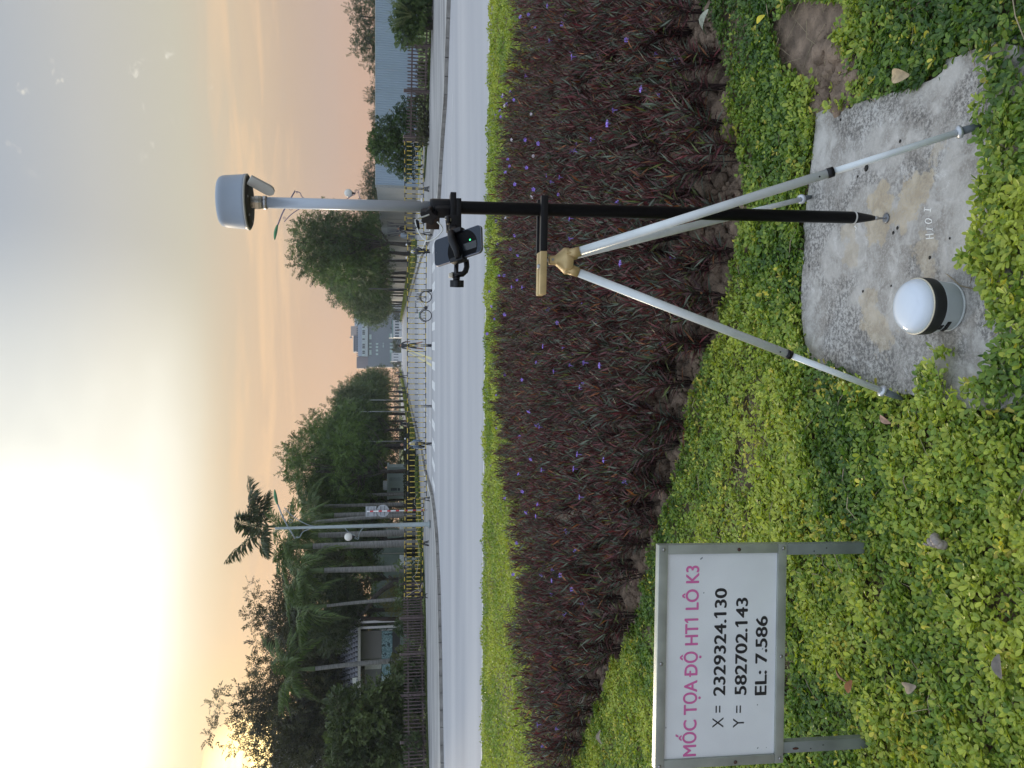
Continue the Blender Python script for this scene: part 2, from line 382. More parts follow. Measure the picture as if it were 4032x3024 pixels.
# road markings: crossing bars, centre lines, lane dashes
def quad_strip(a, b, w, z=ROAD+.004):
    d = (b-a).normalized(); n = Vector((-d.y, d.x))*w/2
    return [(a.x+n.x, a.y+n.y, z), (a.x-n.x, a.y-n.y, z), (b.x-n.x, b.y-n.y, z), (b.x+n.x, b.y+n.y, z)]
cross = bpy.data.objects.new('pedestrian_crossing', None); COL.objects.link(cross); tag(cross, kind='structure')
for i in range(-8, 6):
    x0 = 1.84 + i*.955 ; MBs = MB(); a = Vector((x0 - 1.5*SL, 36.0)); b = Vector((x0 + 1.5*SL, 38.9))
    MBs.add(quad_strip(a, b, .40), [(0,1,2,3)]).build('crossing_bar', white_paint, cross)
lines = bpy.data.objects.new('road_marking', None); COL.objects.link(lines); tag(lines, kind='structure')
for off in (-1.05, -.72):
    MB().add(quad_strip(Vector((off+SL*39.4, 39.4)), Vector((off+SL*150, 150)), .14), [(0,1,2,3)]).build('centre_line', yellow_paint, lines)
for k in range(14):
    for off in (-4.1, 2.6):
        Y = 40.5 + k*4.2
        MB().add(quad_strip(Vector((off+SL*Y, Y)), Vector((off+SL*(Y+1.6), Y+1.6)), .12), [(0,1,2,3)]).build('lane_dash', white_paint, lines)
pa, pb = G(1779, 690).xy, G(1786, 100).xy
MB().add(quad_strip(pa, pa.lerp(pb, .55), .1), [(0,1,2,3)]).build('lane_line', white_paint, lines)
MB().add(quad_strip(Vector((-8, 39.2)), Vector((9, 39.2)), .05, ROAD+.004), [(0,1,2,3)]).build('asphalt_joint', pm('tar_joint', (.10,.10,.11), .9), lines)

# ------------------------------------------------------------------ the planted island in front
SOIL = -.045
edge = [(2812,-500),(2822,-150),(2830,0),(2835,100),(2880,250),(2920,400),(2940,600),(2938,800),(2928,1000),(2905,1100),(2870,1200),(2858,1330),(2805,1400),(2767,1500),(2745,1600),(2700,1820),(2637,2060),(2600,2150),(2535,2400),(2490,2500),(2420,2650),(2392,2750),(2345,2850),(2300,2950),(2272,3024),(2180,3300),(2090,3700)]
edgeW = [G(x, y, SOIL) for x, y in edge]
ex = np.array([p.x for p in edgeW]); ey = np.array([p.y for p in edgeW]); o_ = np.argsort(ex); ex, ey = ex[o_], ey[o_]
def bed_near(x): return np.interp(x, ex, ey)
far_ = [G(x, y, .30) for x, y in [(2034,-200),(2026,0),(2020,150),(1992,300),(1972,450),(1950,700),(1942,1000),(1936,1300),(1934,1600),(1955,1850),(1996,2000),(2006,2100),(2016,2400),(2034,2600),(2060,2800),(2072,3024),(2085,3400)]]
fx = np.array([p.x for p in far_]); fy = np.array([p.y for p in far_]); o_ = np.argsort(fx); fx, fy = fx[o_], fy[o_]
def bed_far(x): return np.interp(x, fx, fy)
def gz(x, y):
    """height of the island's soil"""
    y = np.asarray(y, float); x = np.asarray(x, float)
    base = SOIL - .075*np.clip((y-7)/6, 0, 1)
    lump = .012*np.sin(x*7.1+y*3.3) + .010*np.sin(x*13.7-y*11.9+1.3) + .007*np.sin(x*29+y*23) + .007*np.sin(x*41-y*37)
    inbed = np.clip((y-bed_near(x))/.25+.6, 0, 1)
    return base + lump*(.35+1.3*inbed)
nx_, ny_ = 340, 300
xs = np.linspace(-12, 12, nx_); ys = np.concatenate([np.linspace(-3, 1, 20, endpoint=False), np.linspace(1, 7.5, 190, endpoint=False), np.linspace(7.5, 15.0, 90)])
XX, YY = np.meshgrid(xs, ys); lim = np.interp(XX, [nb.x, na.x], [nb.y-.16, na.y-.16]) + .23*np.sin(np.pi*np.clip((na.x-XX)/(na.x-nb.x), 0, 1)); YY = np.minimum(YY, lim)
ZZ = gz(XX, YY) + rng.normal(0, .003, XX.shape)
V = np.stack([XX.ravel(), YY.ravel(), ZZ.ravel()], 1)
ii = (np.arange(ny_-1)[:, None]*nx_ + np.arange(nx_-1)[None]).ravel()
T = np.concatenate([np.stack([ii, ii+1, ii+nx_+1], 1), np.stack([ii, ii+nx_+1, ii+nx_], 1)])
me = raw_mesh('soil', V, T, np.ones((len(V), 3))*.2, soil_m); soil = obj_of('soil', me); tag(soil, kind='structure')

# ---- concrete slab
slab_px = [(3214,443),(3262,430),(3300,424),(3337,410),(3362,409),(3386,401),(3440,388),(3490,372),(3530,362),(3560,355),(3603,337),(3640,325),(3687,301),(3712,282),(3717,262),(3729,232),(3770,222),(3814,205),(3850,190),(3898,166),(4000,180),(4200,600),(4300,1100),(4200,1500),(3900,1620),(3750,1600),(3646,1572),(3600,1556),(3543,1549),(3480,1552),(3401,1538),(3300,1500),(3190,1440),(3168,1343),(3157,1261),(3153,1153),(3163,1017),(3168,936),(3164,892),(3181,753),(3196,640),(3205,542)]
slabW = []
for i, (x, y) in enumerate(slab_px):
    a = G(x, y, 0).xy; b = G(*slab_px[(i+1) % len(slab_px)], 0).xy; n = max(1, int((b-a).length/.02))
    for k in range(n):
        q = a.lerp(b, k/n); j = .0025; slabW.append((q.x+random.uniform(-j, j), q.y+random.uniform(-j, j)))
def slab_material():
    m = bpy.data.materials.new('weathered_concrete'); m.use_nodes = True; nt = m.node_tree; N = nt.nodes; L = nt.links; b = N['Principled BSDF']; b.inputs['Roughness'].default_value = .92
    b.inputs['Specular IOR Level'].default_value = .25
    tc = N.new('ShaderNodeTexCoord'); O = tc.outputs['Object']
    def noise(s, det=6, rough=.6, dist=0):
        n = N.new('ShaderNodeTexNoise'); n.inputs['Scale'].default_value = s; n.inputs['Detail'].default_value = det; n.inputs['Roughness'].default_value = rough; n.inputs['Distortion'].default_value = dist; L.new(O, n.inputs['Vector']); return n
    def mr(v, a, b_, c=0., d=1.):
        n = N.new('ShaderNodeMapRange'); n.interpolation_type = 'SMOOTHSTEP'; L.new(v, n.inputs[0])
        for i, q in enumerate((a, b_, c, d)): n.inputs[i+1].default_value = q
        return n.outputs[0]
    def mix(f, a, c, mode='MIX'):
        n = N.new('ShaderNodeMix'); n.data_type = 'RGBA'; n.blend_type = mode
        for s_, v in ((n.inputs[0], f), (n.inputs[6], a), (n.inputs[7], c)):
            if isinstance(v, bpy.types.NodeSocket): L.new(v, s_)
            else: s_.default_value = v if not isinstance(v, tuple) else (*v, 1)
        return n.outputs[2]
    def mul(a, c):
        n = N.new('ShaderNodeMath'); n.operation = 'MULTIPLY'
        for s_, v in ((n.inputs[0], a), (n.inputs[1], c)):
            if isinstance(v, bpy.types.NodeSocket): L.new(v, s_)
            else: s_.default_value = v
        return n.outputs[0]
    big = noise(4.5, 5, .55, .3); med = noise(16, 6, .6, .5); fine = noise(110, 8, .75); vf = noise(420, 4, .7)
    c = mix(mr(big.outputs[0], .38, .62), (.27,.25,.225), (.45,.43,.40))
    c = mix(mr(med.outputs[0], .40, .72), c, (.52,.50,.47))
    c = mix(mul(mr(fine.outputs[0], .45, .64), .55), c, (.54,.52,.49))
    # black lichen speckle in patches
    lich = mul(mr(noise(3.2, 3, .5, .6).outputs[0], .45, .60), mr(noise(70, 7, .8).outputs[0], .44, .56)); c = mix(mul(lich, .78), c, (.095,.09,.085))
    lich2 = mr(noise(150, 6, .8).outputs[0], .60, .70); c = mix(mul(lich2, .55), c, (.15,.14,.13))
    wt = mul(mr(noise(9, 4, .6, .8).outputs[0], .58, .68), mr(vf.outputs[0], .4, .62)); c = mix(mul(wt, .7), c, (.74,.73,.71))
    # sandy mud stains
    dn = noise(22, 5, .6); warp = N.new('ShaderNodeVectorMath'); warp.operation = 'MULTIPLY_ADD'
    sb = N.new('ShaderNodeVectorMath'); sb.operation = 'SUBTRACT'; L.new(dn.outputs['Color'], sb.inputs[0]); sb.inputs[1].default_value = (.5,.5,.5)
    L.new(sb.outputs[0], warp.inputs[0]); warp.inputs[1].default_value = (.16,.16,0); L.new(O, warp.inputs[2])
    tot = None
    for x, y, r, st in [(3465,800,.060,1.),(3455,900,.055,.9),(3590,770,.065,1.),(3560,840,.05,.9),(3640,720,.045,.9),(3345,900,.045,.6),(3350,1000,.05,.6),(3640,985,.05,.65),(3655,1060,.05,.65),(3420,1190,.055,.7),(3440,1270,.065,.8),(3480,1340,.05,.7),(3700,600,.03,.5),(3490,860,.04,1.)]:
        p = G(x, y, 0); d = N.new('ShaderNodeVectorMath'); d.operation = 'DISTANCE'; L.new(warp.outputs[0], d.inputs[0]); d.inputs[1].default_value = (p.x, p.y, -.0)
        k = mul(mr(d.outputs['Value'], r*1.12, r*.85), st)
        if tot is None: tot = k
        else:
            mx = N.new('ShaderNodeMath'); mx.operation = 'MAXIMUM'; L.new(tot, mx.inputs[0]); L.new(k, mx.inputs[1]); tot = mx.outputs[0]
    tt = mul(tot, mr(fine.outputs[0], .30, .58, .30, .92))
    c = mix(tt, c, mix(mr(med.outputs[0], .35, .65), (.42,.345,.245), (.53,.455,.335)))
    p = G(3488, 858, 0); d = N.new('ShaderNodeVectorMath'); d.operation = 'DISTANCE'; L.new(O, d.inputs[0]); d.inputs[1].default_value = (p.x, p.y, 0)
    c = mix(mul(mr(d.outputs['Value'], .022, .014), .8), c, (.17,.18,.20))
    L.new(c, b.inputs['Base Color'])
    ad = N.new('ShaderNodeMath'); ad.operation = 'MULTIPLY_ADD'; L.new(fine.outputs[0], ad.inputs[0]); ad.inputs[1].default_value = .5; L.new(med.outputs[0], ad.inputs[2])
    bp = N.new('ShaderNodeBump'); bp.inputs['Strength'].default_value = .55; bp.inputs['Distance'].default_value = .012; L.new(ad.outputs[0], bp.inputs['Height']); L.new(bp.outputs[0], b.inputs['Normal'])
    return m
slab_mb = MB().prism(slabW, -.075, 0); slab = slab_mb.build('concrete_slab', slab_material())
tag(slab, 'worn grey concrete slab with sandy stains set in the ground cover', 'slab')
# scratched mark HT01 and the small arrow scratched beside the pole
scr = pm('scratched_chalk', (.85,.84,.80), .9, var=.05)
def stroke(mb, a, b, w=.0015, z=.0012):
    a = G(a[0], a[1], 0).xy; b = G(b[0], b[1], 0).xy; mb.add(quad_strip(a, b, w*2, z), [(0,1,2,3)])
mb = MB()
def cs(px, py): return (3000+px/1.8430, 800+py/1.8430)      # helper: enlarged-crop position
for a, b in [((1192,258),(1250,252)),((1190,230),(1248,224)),((1219,255),(1220,227)),
             ((1200,196),(1200,176)),((1200,186),(1245,190)),((1242,200),(1240,180)),
             ((1188,128),(1192,142)),((1192,142),(1215,148)),((1215,148),(1236,138)),((1236,138),(1234,124)),((1234,124),(1212,112)),((1212,112),(1192,116)),((1192,116),(1188,128)),
             ((1180,60),(1186,28)),((1183,46),(1225,50)),((1224,66),(1230,36)),
             ((672,168),(690,180)),((690,180),(680,198)),((672,168),(684,165))]:
    stroke(mb, cs(*a), cs(*b))
mb.build('scratched_writing', scr, slab)
# small voids in the slab surface
mb = MB()
for px, py, r in [(1085,700,.004),(1365,255,.004),(1220,395,.006),(940,600,.004),(1225,130,.0),(955,215,.006),(985,180,.006),(345,460,.004),(735,640,.005)]:
    q = G(*cs(px, py), 0)
    if r: mb.lathe([(1e-5, .0016), (r, .0014)], 9, (q.x, q.y, 0))
for x, y, r in [(3295,435,.012),(3350,412,.015),(3310,472,.005),(3412,662,.012),(3378,695,.005),(3545,556,.006)]:
    q = G(x, y, 0); mb.lathe([(1e-5, .0016), (r, .0012)], 9, (q.x, q.y, 0))
mb.build('pit_hole', pm('dark_pit', (.02,.02,.018), .9), slab)
tag(MB().lathe([(.016,.0005),(.016,.004),(.012,.0055),(.004,.0055),(1e-5,.003)], 20, tuple(G(3491,860,0))).build('survey_nail', pm('nail_steel', (.22,.23,.25), .45, .8)), 'round steel survey nail in the slab under the pole tip', 'survey nail')

# ------------------------------------------------------------------ ground cover of small rounded leaves
bare = np.array([(3214,443),(3337,415),(3386,401),(3530,365),(3603,340),(3687,305),(3720,262),(3729,232),(3814,205),(3898,166),(3912,301),(3904,422),(3900,520),(3916,603),(3940,663),(3900,723),(3888,815),(3870,904),(3868,989),(3840,1010),(3765,1040),(3770,1095),(3800,1120),(3790,1180),(3725,1330),(3718,1390),(3740,1410),(3820,1310),(3870,1240),(3950,1270),(3960,1300),(3925,1395),(3900,1495),(3846,1500),(3800,1560),(3760,1575),(3765,1440),(3700,1420),(3650,1460),(3655,1550),(3640,1568),(3543,1549),(3420,1500),(3385,1475),(3320,1450),(3235,1410),(3170,1343),(3155,1261),(3153,1153),(3163,1017),(3166,936),(3162,892),(3179,753),(3203,542)], float)
soilp = np.array([(3195,430),(3215,200),(3260,170),(3330,230),(3360,300),(3350,380),(3300,420)], float)
soil2 = np.array([(3010,30),(3100,0),(3330,0),(3360,120),(3240,240),(3180,330),(3080,260)], float)
def to_px(p):
    X, Y, Z = p[:, 0], p[:, 1], p[:, 2]-CAMH
    fwd = Y*CP - Z*SP; dn = -(Y*SP + Z*CP)
    return np.stack([2016 + F*dn/fwd, 3024 - (1512 + F*X/fwd)], 1)
def inside(pt, poly):
    r = np.zeros(len(pt), bool); n = len(poly); j = n-1
    for i in range(n):
        xi, yi = poly[i]; xj, yj = poly[j]
        c = ((yi > pt[:, 1]) != (yj > pt[:, 1])) & (pt[:, 0] < (xj-xi)*(pt[:, 1]-yi)/(yj-yi+1e-12)+xi)
        r ^= c; j = i
    return r
bareW = np.array([G(x, y, 0).xy.to_tuple() for x, y in bare]); soilW = np.array([G(x, y, 0).xy.to_tuple() for x, y in soilp]); soil2W = np.array([G(x, y, 0).xy.to_tuple() for x, y in soil2])
slabWn = np.array(slabW)
def vnoise(x, y, f, seed):
    r = np.random.default_rng(seed); g = r.random((64, 64)); xi = np.floor(x*f).astype(int); yi = np.floor(y*f).astype(int); u = x*f-xi; v = y*f-yi; u = u*u*(3-2*u); v = v*v*(3-2*v)
    a = g[xi % 64, yi % 64]; b = g[(xi+1) % 64, yi % 64]; c = g[xi % 64, (yi+1) % 64]; d = g[(xi+1) % 64, (yi+1) % 64]
    return (a*(1-u)+b*u)*(1-v) + (c*(1-u)+d*u)*v
cover_m = leaf_mat('ground_cover_leaf', .42, .28, spec=.45)
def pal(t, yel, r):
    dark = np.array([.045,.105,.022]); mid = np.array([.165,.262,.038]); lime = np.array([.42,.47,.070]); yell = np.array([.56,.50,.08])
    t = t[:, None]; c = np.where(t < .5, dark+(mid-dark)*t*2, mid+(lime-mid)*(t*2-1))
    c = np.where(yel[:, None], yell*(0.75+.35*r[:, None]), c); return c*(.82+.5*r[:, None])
def cover_leaves(n, x0, x1, y0, y1, seed):
    r = np.random.default_rng(seed); x = r.uniform(x0, x1, n); y = r.uniform(y0, y1, n)
    pt = np.stack([x, y], 1)
    hh = vnoise(x, y, 4.2, 1)*.5 + vnoise(x, y, 11, 2)*.5
    keep = (np.hypot(x-.226, (y-2.0)*.75) > .125) & (y < bed_near(x) + .02 + .12*(vnoise(x, y, 9, 8)-.6)) & ~inside(pt, bareW)
    s1 = inside(pt, soilW); s2 = inside(pt, soil2W)
    keep &= ~(s1 & (r.random(n) < .97)) & ~(s2 & (vnoise(x, y, 7, 5) < .62))
    keep &= ~((vnoise(x, y, 4.3, 21) > .80) & (vnoise(x, y, 9.3, 22) > .45) & (r.random(n) < .72))     # thin spots
    dens = vnoise(x, y, 16, 3); keep &= r.random(n) < .50+.75*dens+(.2 if y0 > 3 else 0)
    # only what could be seen
    pz = np.stack([x, y, np.full(n, 0.)], 1); fwd = y*CP+CAMH*SP; lat = np.abs(x)/fwd; keep &= lat < .54
    x, y, hh = x[keep], y[keep], hh[keep]; n = len(x)
    onslab = inside(np.stack([x, y], 1), slabWn)
    z = gz(x, y) + .012 + (.020+.050*hh)*r.random(n)**.55 + onslab*.035
    az = r.uniform(0, 2*np.pi, n)
    return x, y, z, az, hh, r
def whorls(n, x0, x1, y0, y1, seed, size, tpl=LEAF6):
    x, y, z, az, hh, r = cover_leaves(n, x0, x1, y0, y1, seed)
    m = len(x); tilt_ax = r.uniform(0, 2*np.pi, m); tilt = r.normal(.25, .28, m)
    up = np.stack([np.sin(tilt)*np.cos(tilt_ax), np.sin(tilt)*np.sin(tilt_ax), np.cos(tilt)], 1)
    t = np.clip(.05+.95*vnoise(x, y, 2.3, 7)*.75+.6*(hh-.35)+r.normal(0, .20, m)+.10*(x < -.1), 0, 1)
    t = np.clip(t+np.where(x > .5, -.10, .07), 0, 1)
    yel = r.random(m) < np.where((vnoise(x, y, 5.5, 9) > .70) & (x < .4), .17, .025)
    P_, D_, U_, S_, T_, Y_, Q_ = [], [], [], [], [], [], []
    for k in range(4):
        a = az + (k*np.pi/2) + r.normal(0, .22, m) + (.28 if k % 2 else -.28)
        flat = np.stack([np.cos(a), np.sin(a), r.normal(.18, .25, m)], 1)
        d = flat - up*np.sum(flat*up, 1, keepdims=True)*.8; d /= np.linalg.norm(d, axis=1, keepdims=True)
        d = d + up*r.uniform(.0, .65, m)[:, None]
        base = np.stack([x, y, z], 1) + d*.003
        ok = r.random(m) < .93
        P_.append(base[ok]); D_.append(d[ok]); U_.append((up+r.normal(0, .25, (m, 3)))[ok]); S_.append((size*r.uniform(.62, 1.25, m))[ok]); T_.append(np.clip(t+r.normal(0, .07, m), 0, 1)[ok]); Y_.append(yel[ok]); Q_.append(r.random(m)[ok])
    pos = np.concatenate(P_); d = np.concatenate(D_); up = np.concatenate(U_); sc = np.concatenate(S_)
    col = pal(np.concatenate(T_), np.concatenate(Y_), np.concatenate(Q_))
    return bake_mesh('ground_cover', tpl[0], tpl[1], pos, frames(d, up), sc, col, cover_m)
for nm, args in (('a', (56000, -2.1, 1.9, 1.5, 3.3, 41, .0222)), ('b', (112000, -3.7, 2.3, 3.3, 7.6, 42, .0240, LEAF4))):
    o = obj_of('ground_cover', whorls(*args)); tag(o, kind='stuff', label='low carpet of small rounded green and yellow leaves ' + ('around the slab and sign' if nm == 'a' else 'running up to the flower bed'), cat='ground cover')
# a few runners with leaves creeping over the slab
def runner(px, seed, name='creeping_stem'):
    r = random.Random(seed); pts = [G(x, y, .0) + Vector((0, 0, .012+.01*r.random())) for x, y in px]
    return pts
mbst = MB(); rs = np.random.default_rng(3)
P_, D_, U_, S_, C_ = [], [], [], [], []
for k in range(1100):
    x = rs.uniform(-2.2, 1.8); y = rs.uniform(1.3, 4.3)
    if y > bed_near(x)-.02 or inside(np.array([[x, y]]), bareW)[0]: continue
    a = rs.uniform(0, 6.28); L_ = rs.uniform(.06, .22); z = float(gz(x, y))+rs.uniform(.01, .05)
    pts = [(x, y, z), (x+math.cos(a)*L_*.5+rs.normal(0, .01), y+math.sin(a)*L_*.5+rs.normal(0, .01), z+rs.uniform(0, .02)), (x+math.cos(a)*L_, y+math.sin(a)*L_, z-.005)]
    mbst.tube(pts, rs.uniform(.0008, .0019), 4, False)
tag(mbst.build('dry_stem', pm('dry_stem', (.42,.34,.22), .8, var=.35, scale=4)), 'dry thin stems and runners lying among the ground cover leaves', 'dry stems', kind='stuff')
# clods of soil under the flower bed
ico = bmesh.new(); bmesh.ops.create_icosphere(ico, subdivisions=1, radius=1); icv = [v.co[:] for v in ico.verts]; icf = [[v.index for v in f.verts] for f in ico.faces]; ico.free()
def clods(n, seed):
    r = np.random.default_rng(seed); x = r.uniform(-5, 3.2, n); dy = r.gamma(1.5, .28, n); y = bed_near(x)-.02+dy
    k = int(n*.08); a = soilW[r.integers(0, len(soilW), k)]; w = soilW[r.integers(0, len(soilW), k)]; u = r.random((k, 1)); q = a*u+w*(1-u); x[:k] = q[:, 0]; y[:k] = q[:, 1]
    z = gz(x, y); s = r.gamma(2.2, .0075, n)+.004; s = np.where(r.random(n) < .05, s*2.4, s); s = np.minimum(s, .065)
    sc = np.stack([s*r.uniform(.8, 1.3, n), s*r.uniform(.7, 1.2, n), s*r.uniform(.5, .85, n)], 1)
    d = r.normal(0, 1, (n, 3)); up = r.normal(0, 1, (n, 3))
    return bake_mesh('soil_clod', icv, icf, np.stack([x, y, z+s*.15], 1), frames(d, up), sc, np.full((n, 3), .2), soil_m)
cm = clods(9500, 8)
vv = np.empty(len(cm.vertices)*3, np.float32); cm.vertices.foreach_get('co', vv); vv += rng.normal(0, .0030, len(vv)).astype(np.float32); cm.vertices.foreach_set('co', vv)
tag(obj_of('soil_clod', cm), 'crumbly brown clods of soil along the front of the flower bed', 'soil clods', kind='stuff')

# ------------------------------------------------------------------ dark leaved plants with violet flowers
dark_leaf = leaf_mat('purple_leaf', .45, .12, spec=.45)
stem_m = pm('dark_stem', (.055,.03,.03), .6, var=.3, scale=30)
petal_m = pm('violet_petal', (.40,.26,.80), .6, var=.15, scale=30); petal_pale = pm('faded_petal', (.72,.66,.70), .7, var=.1, scale=30)
def ruellia(seed, hgt, flower):
    r = np.random.default_rng(seed); st = MB(); Pp, Dd, Uu, Ss, Cc = [], [], [], [], []; tips = []
    for s in range(r.integers(8, 12)):
        a = r.uniform(0, 6.28); lean = r.uniform(.05, .42); h = hgt*r.uniform(.65, 1.08); b = np.array([r.normal(0, .02), r.normal(0, .02), -.03])
        top = b + np.array([math.cos(a)*lean*h, math.sin(a)*lean*h, h]); midp = (b+top)/2 + np.array([0, 0, .02]) - np.array([math.cos(a), math.sin(a), 0])*.015
        st.tube([b, midp, top], [.0042, .0032, .0018], 5, False); tips.append(top)
        axis = (top-b)/np.linalg.norm(top-b)
        n = int(r.integers(12, 18))
        for i in range(n):
            t = .30+.70*(i+r.random()*.6)/n; p = b+(top-b)*t - np.array([math.cos(a), math.sin(a), 0])*.015*math.sin(math.pi*t)
            for sgn in (0, math.pi):
                la = a+i*math.pi/2*1.05+sgn+r.normal(0, .3); el = (.05+1.15*t)+r.normal(0, .25)
                d = np.array([math.cos(la)*math.cos(el), math.sin(la)*math.cos(el), math.sin(el)])
                Pp.append(p); Dd.append(d); Uu.append(axis+r.normal(0, .35, 3)); Ss.append(r.uniform(.060, .115)*(.75 if t > .93 else 1))
                q = r.random()
                if q < .48: c = np.array([.088,.034,.034])*r.uniform(.5, 1.7)
                elif q < .78: c = np.array([.085,.105,.075])*r.uniform(.6, 2.0)
                elif q < .93: c = np.array([.17,.040,.046])*r.uniform(.6, 1.2)
                elif q < .97: c = np.array([.11,.14,.035])*r.uniform(.8, 1.4)
                else: c = np.array([.34,.13,.05])*r.uniform(.6, 1.2)
                Cc.append(c)
    Ss = np.array(Ss); sc = np.stack([Ss, Ss*r.uniform(.85, 1.35, len(Ss)), Ss], 1)
    lm = bake_mesh('foliage', LANCE[0], LANCE[1], np.array(Pp), frames(np.array(Dd), np.array(Uu)), sc, np.array(Cc), dark_leaf)
    sm = st.mesh('stem', stem_m)
    fm = None
    if flower:
        fm = flower_mesh(np.array(tips[:flower])+np.array([0, 0, .015]), r, petal_m)
    return lm, sm, fm
def flower_mesh(tops, r, mat):
    mb = MB()
    for t in tops:
        t = Vector(t); ax = Vector((r.normal(0, .5), -.6+r.normal(0, .4), .8)).normalized(); q = ax.to_track_quat('Z', 'Y').to_matrix(); s = r.uniform(.014, .021)
        for k in range(5):
            a = k*2*math.pi/5; M = q @ Matrix.Rotation(a, 3, 'Z')
            pts = [Vector((0,0,-.004)), Vector((s*.45,s*.3,.003)), Vector((s*.95,s*.42,.004)), Vector((s*1.15,0,.001)), Vector((s*.95,-s*.42,.004)), Vector((s*.45,-s*.3,.003))]
            mb.add([M @ p + t for p in pts], [(0,1,2,3), (0,3,4,5)])
        mb.tube([t - q @ Vector((0,0,.03)), t], [.0018, .004], 5, False)
    return mb.mesh('flower', mat)
protos = [ruellia(100+i, .40+.02*(i % 4), 1 if i in (1, 4, 7) else 0) for i in range(9)]
PLANTS = []
r_ = np.random.default_rng(77)
row = 0
for x in np.arange(-7.5, 6.6, .215):
    y0 = float(bed_near(x))+.03; y1 = float(bed_far(x)); y = y0 + r_.uniform(0, .08)
    while y < y1:
        PLANTS.append((x+r_.normal(0, .045), y, r_.uniform(0, 6.28), r_.uniform(.88, 1.14)*(1 if y-y0 > .3 else .95), int(r_.integers(0, 9)))); y += .21+.010*(y-3)+r_.normal(0, .03)
def vis(p): return abs(p[0])/(p[1]*CP+1.3*SP) < .56
PLANTS = [p for p in PLANTS if vis(p)]
PLANTS.sort(key=lambda p: p[1])
near_p, rest_p = PLANTS[:290], PLANTS[290:]
for i, (x, y, a, s, k) in enumerate(near_p):
    lm, sm, fm = protos[k]; o = obj_of('purple_plant', lm, None, (x, y, float(gz(x, y))), (0, 0, a)); o.scale = (s, s, s)
    hasf = fm is not None
    tag(o, 'narrow dark purple leaved plant carrying a violet flower in the front rows of the bed' if hasf else 'narrow dark purple leaved plant without flower in the front rows of the bed', 'plant', 'dark leaved plants in the front rows of the flower bed')
    obj_of('stem', sm, o)
    if hasf: obj_of('flower', fm, o)
# the remaining plants baked into one mass
def gather(me):
    n = len(me.vertices); v = np.empty(n*3, np.float32); me.vertices.foreach_get('co', v); v = v.reshape(-1, 3)
    f = np.empty(len(me.loops), np.int32); me.loops.foreach_get('vertex_index', f); c = np.empty(n*4, np.float32); me.color_attributes['tint'].data.foreach_get('color', c)
    return v, f.reshape(-1, 3), c.reshape(-1, 4)[:, :3]
gat = [gather(p[0]) for p in protos]; VV, FF, CC = [], [], []; off = 0
flowers_at = []
for (x, y, a, s, k) in rest_p:
    v, f, c = gat[k]
    if y > 5.2: f = f[r_.random(len(f)) < .8]
    ca, sa = math.cos(a), math.sin(a); q = v*s; w = np.stack([q[:, 0]*ca-q[:, 1]*sa+x, q[:, 0]*sa+q[:, 1]*ca+y, q[:, 2]+float(gz(x, y))], 1)
    VV.append(w); FF.append(f+off); CC.append(c*r_.uniform(.8, 1.25)); off += len(v)
    if r_.random() < .30: flowers_at.append((x+r_.normal(0, .05), y+r_.normal(0, .05), .44*s+SOIL-.04, r_.random()))
print('plants', len(PLANTS), 'verts', off)
tag(obj_of('purple_plant_mass', raw_mesh('purple_plant_mass', np.concatenate(VV), np.concatenate(FF), np.concatenate(CC), dark_leaf)), 'mass of dark purple leaved plants filling the flower bed behind its front rows', 'flower bed', kind='stuff')
fr = np.random.default_rng(5)
for (x, y, z, q) in flowers_at[::2][:130]:
    fm = flower_mesh([(0, 0, 0)], fr, petal_m if q < .82 else petal_pale)
    o = obj_of('flower', fm, None, (x, y, z)); o.name = 'violet_flower'
    tag(o, 'small violet flower standing above the dark leaves farther back in the bed' if q < .82 else 'pale faded flower among the dark leaves farther back in the bed', 'flower', 'flowers scattered over the back of the bed')

# ------------------------------------------------------------------ clipped lime green strip between bed and road
def strip_leaves():
    r = np.random.default_rng(9); n = 190000; x = r.uniform(-10.0, 9.0, n); yn = np.interp(x, fx, fy)-1.2; yf = lim_y(x)
    u = r.random(n)**.85; y = yn+(yf-yn)*u
    keep = np.abs(x)/(y*CP) < .56; x, y = x[keep], y[keep]; n = len(x)
    hh = vnoise(x, y, 3, 31)*.6+vnoise(x, y, 9, 32)*.4
    z = gz(x, y)+.02+.075*r.random(n)**.5*(.55+.7*hh)
    az = r.uniform(0, 6.28, n); d = np.stack([np.cos(az), np.sin(az), r.uniform(0, 1.2, n)], 1)
    t = np.clip(.74+.4*(vnoise(x, y, 1.2, 33)-.5)+.5*(hh-.4)+r.normal(0, .12, n), 0, 1); yel = r.random(n) < .004
    thin = (vnoise(x*.5, y*1.2, 1.7, 35) > .80) & (r.random(n) < .45)
    keep = ~thin
    return bake_mesh('ground_cover', DIAM[0], DIAM[1], np.stack([x, y, z], 1)[keep], frames(d, r.normal(0, .5, (n, 3))+np.array([0, 0, 1.]))[keep], (r.uniform(.034, .060, n))[keep], pal(t, yel, r.random(n))[keep], cover_m)
def lim_y(x):
    t = np.clip((na.x-x)/(na.x-nb.x), 0, 1); return na.y+(nb.y-na.y)*t+.25*np.sin(np.pi*t)-.25
tag(obj_of('ground_cover_strip', strip_leaves()), 'lime green clipped ground cover strip between the flower bed and the road', 'ground cover', kind='stuff')
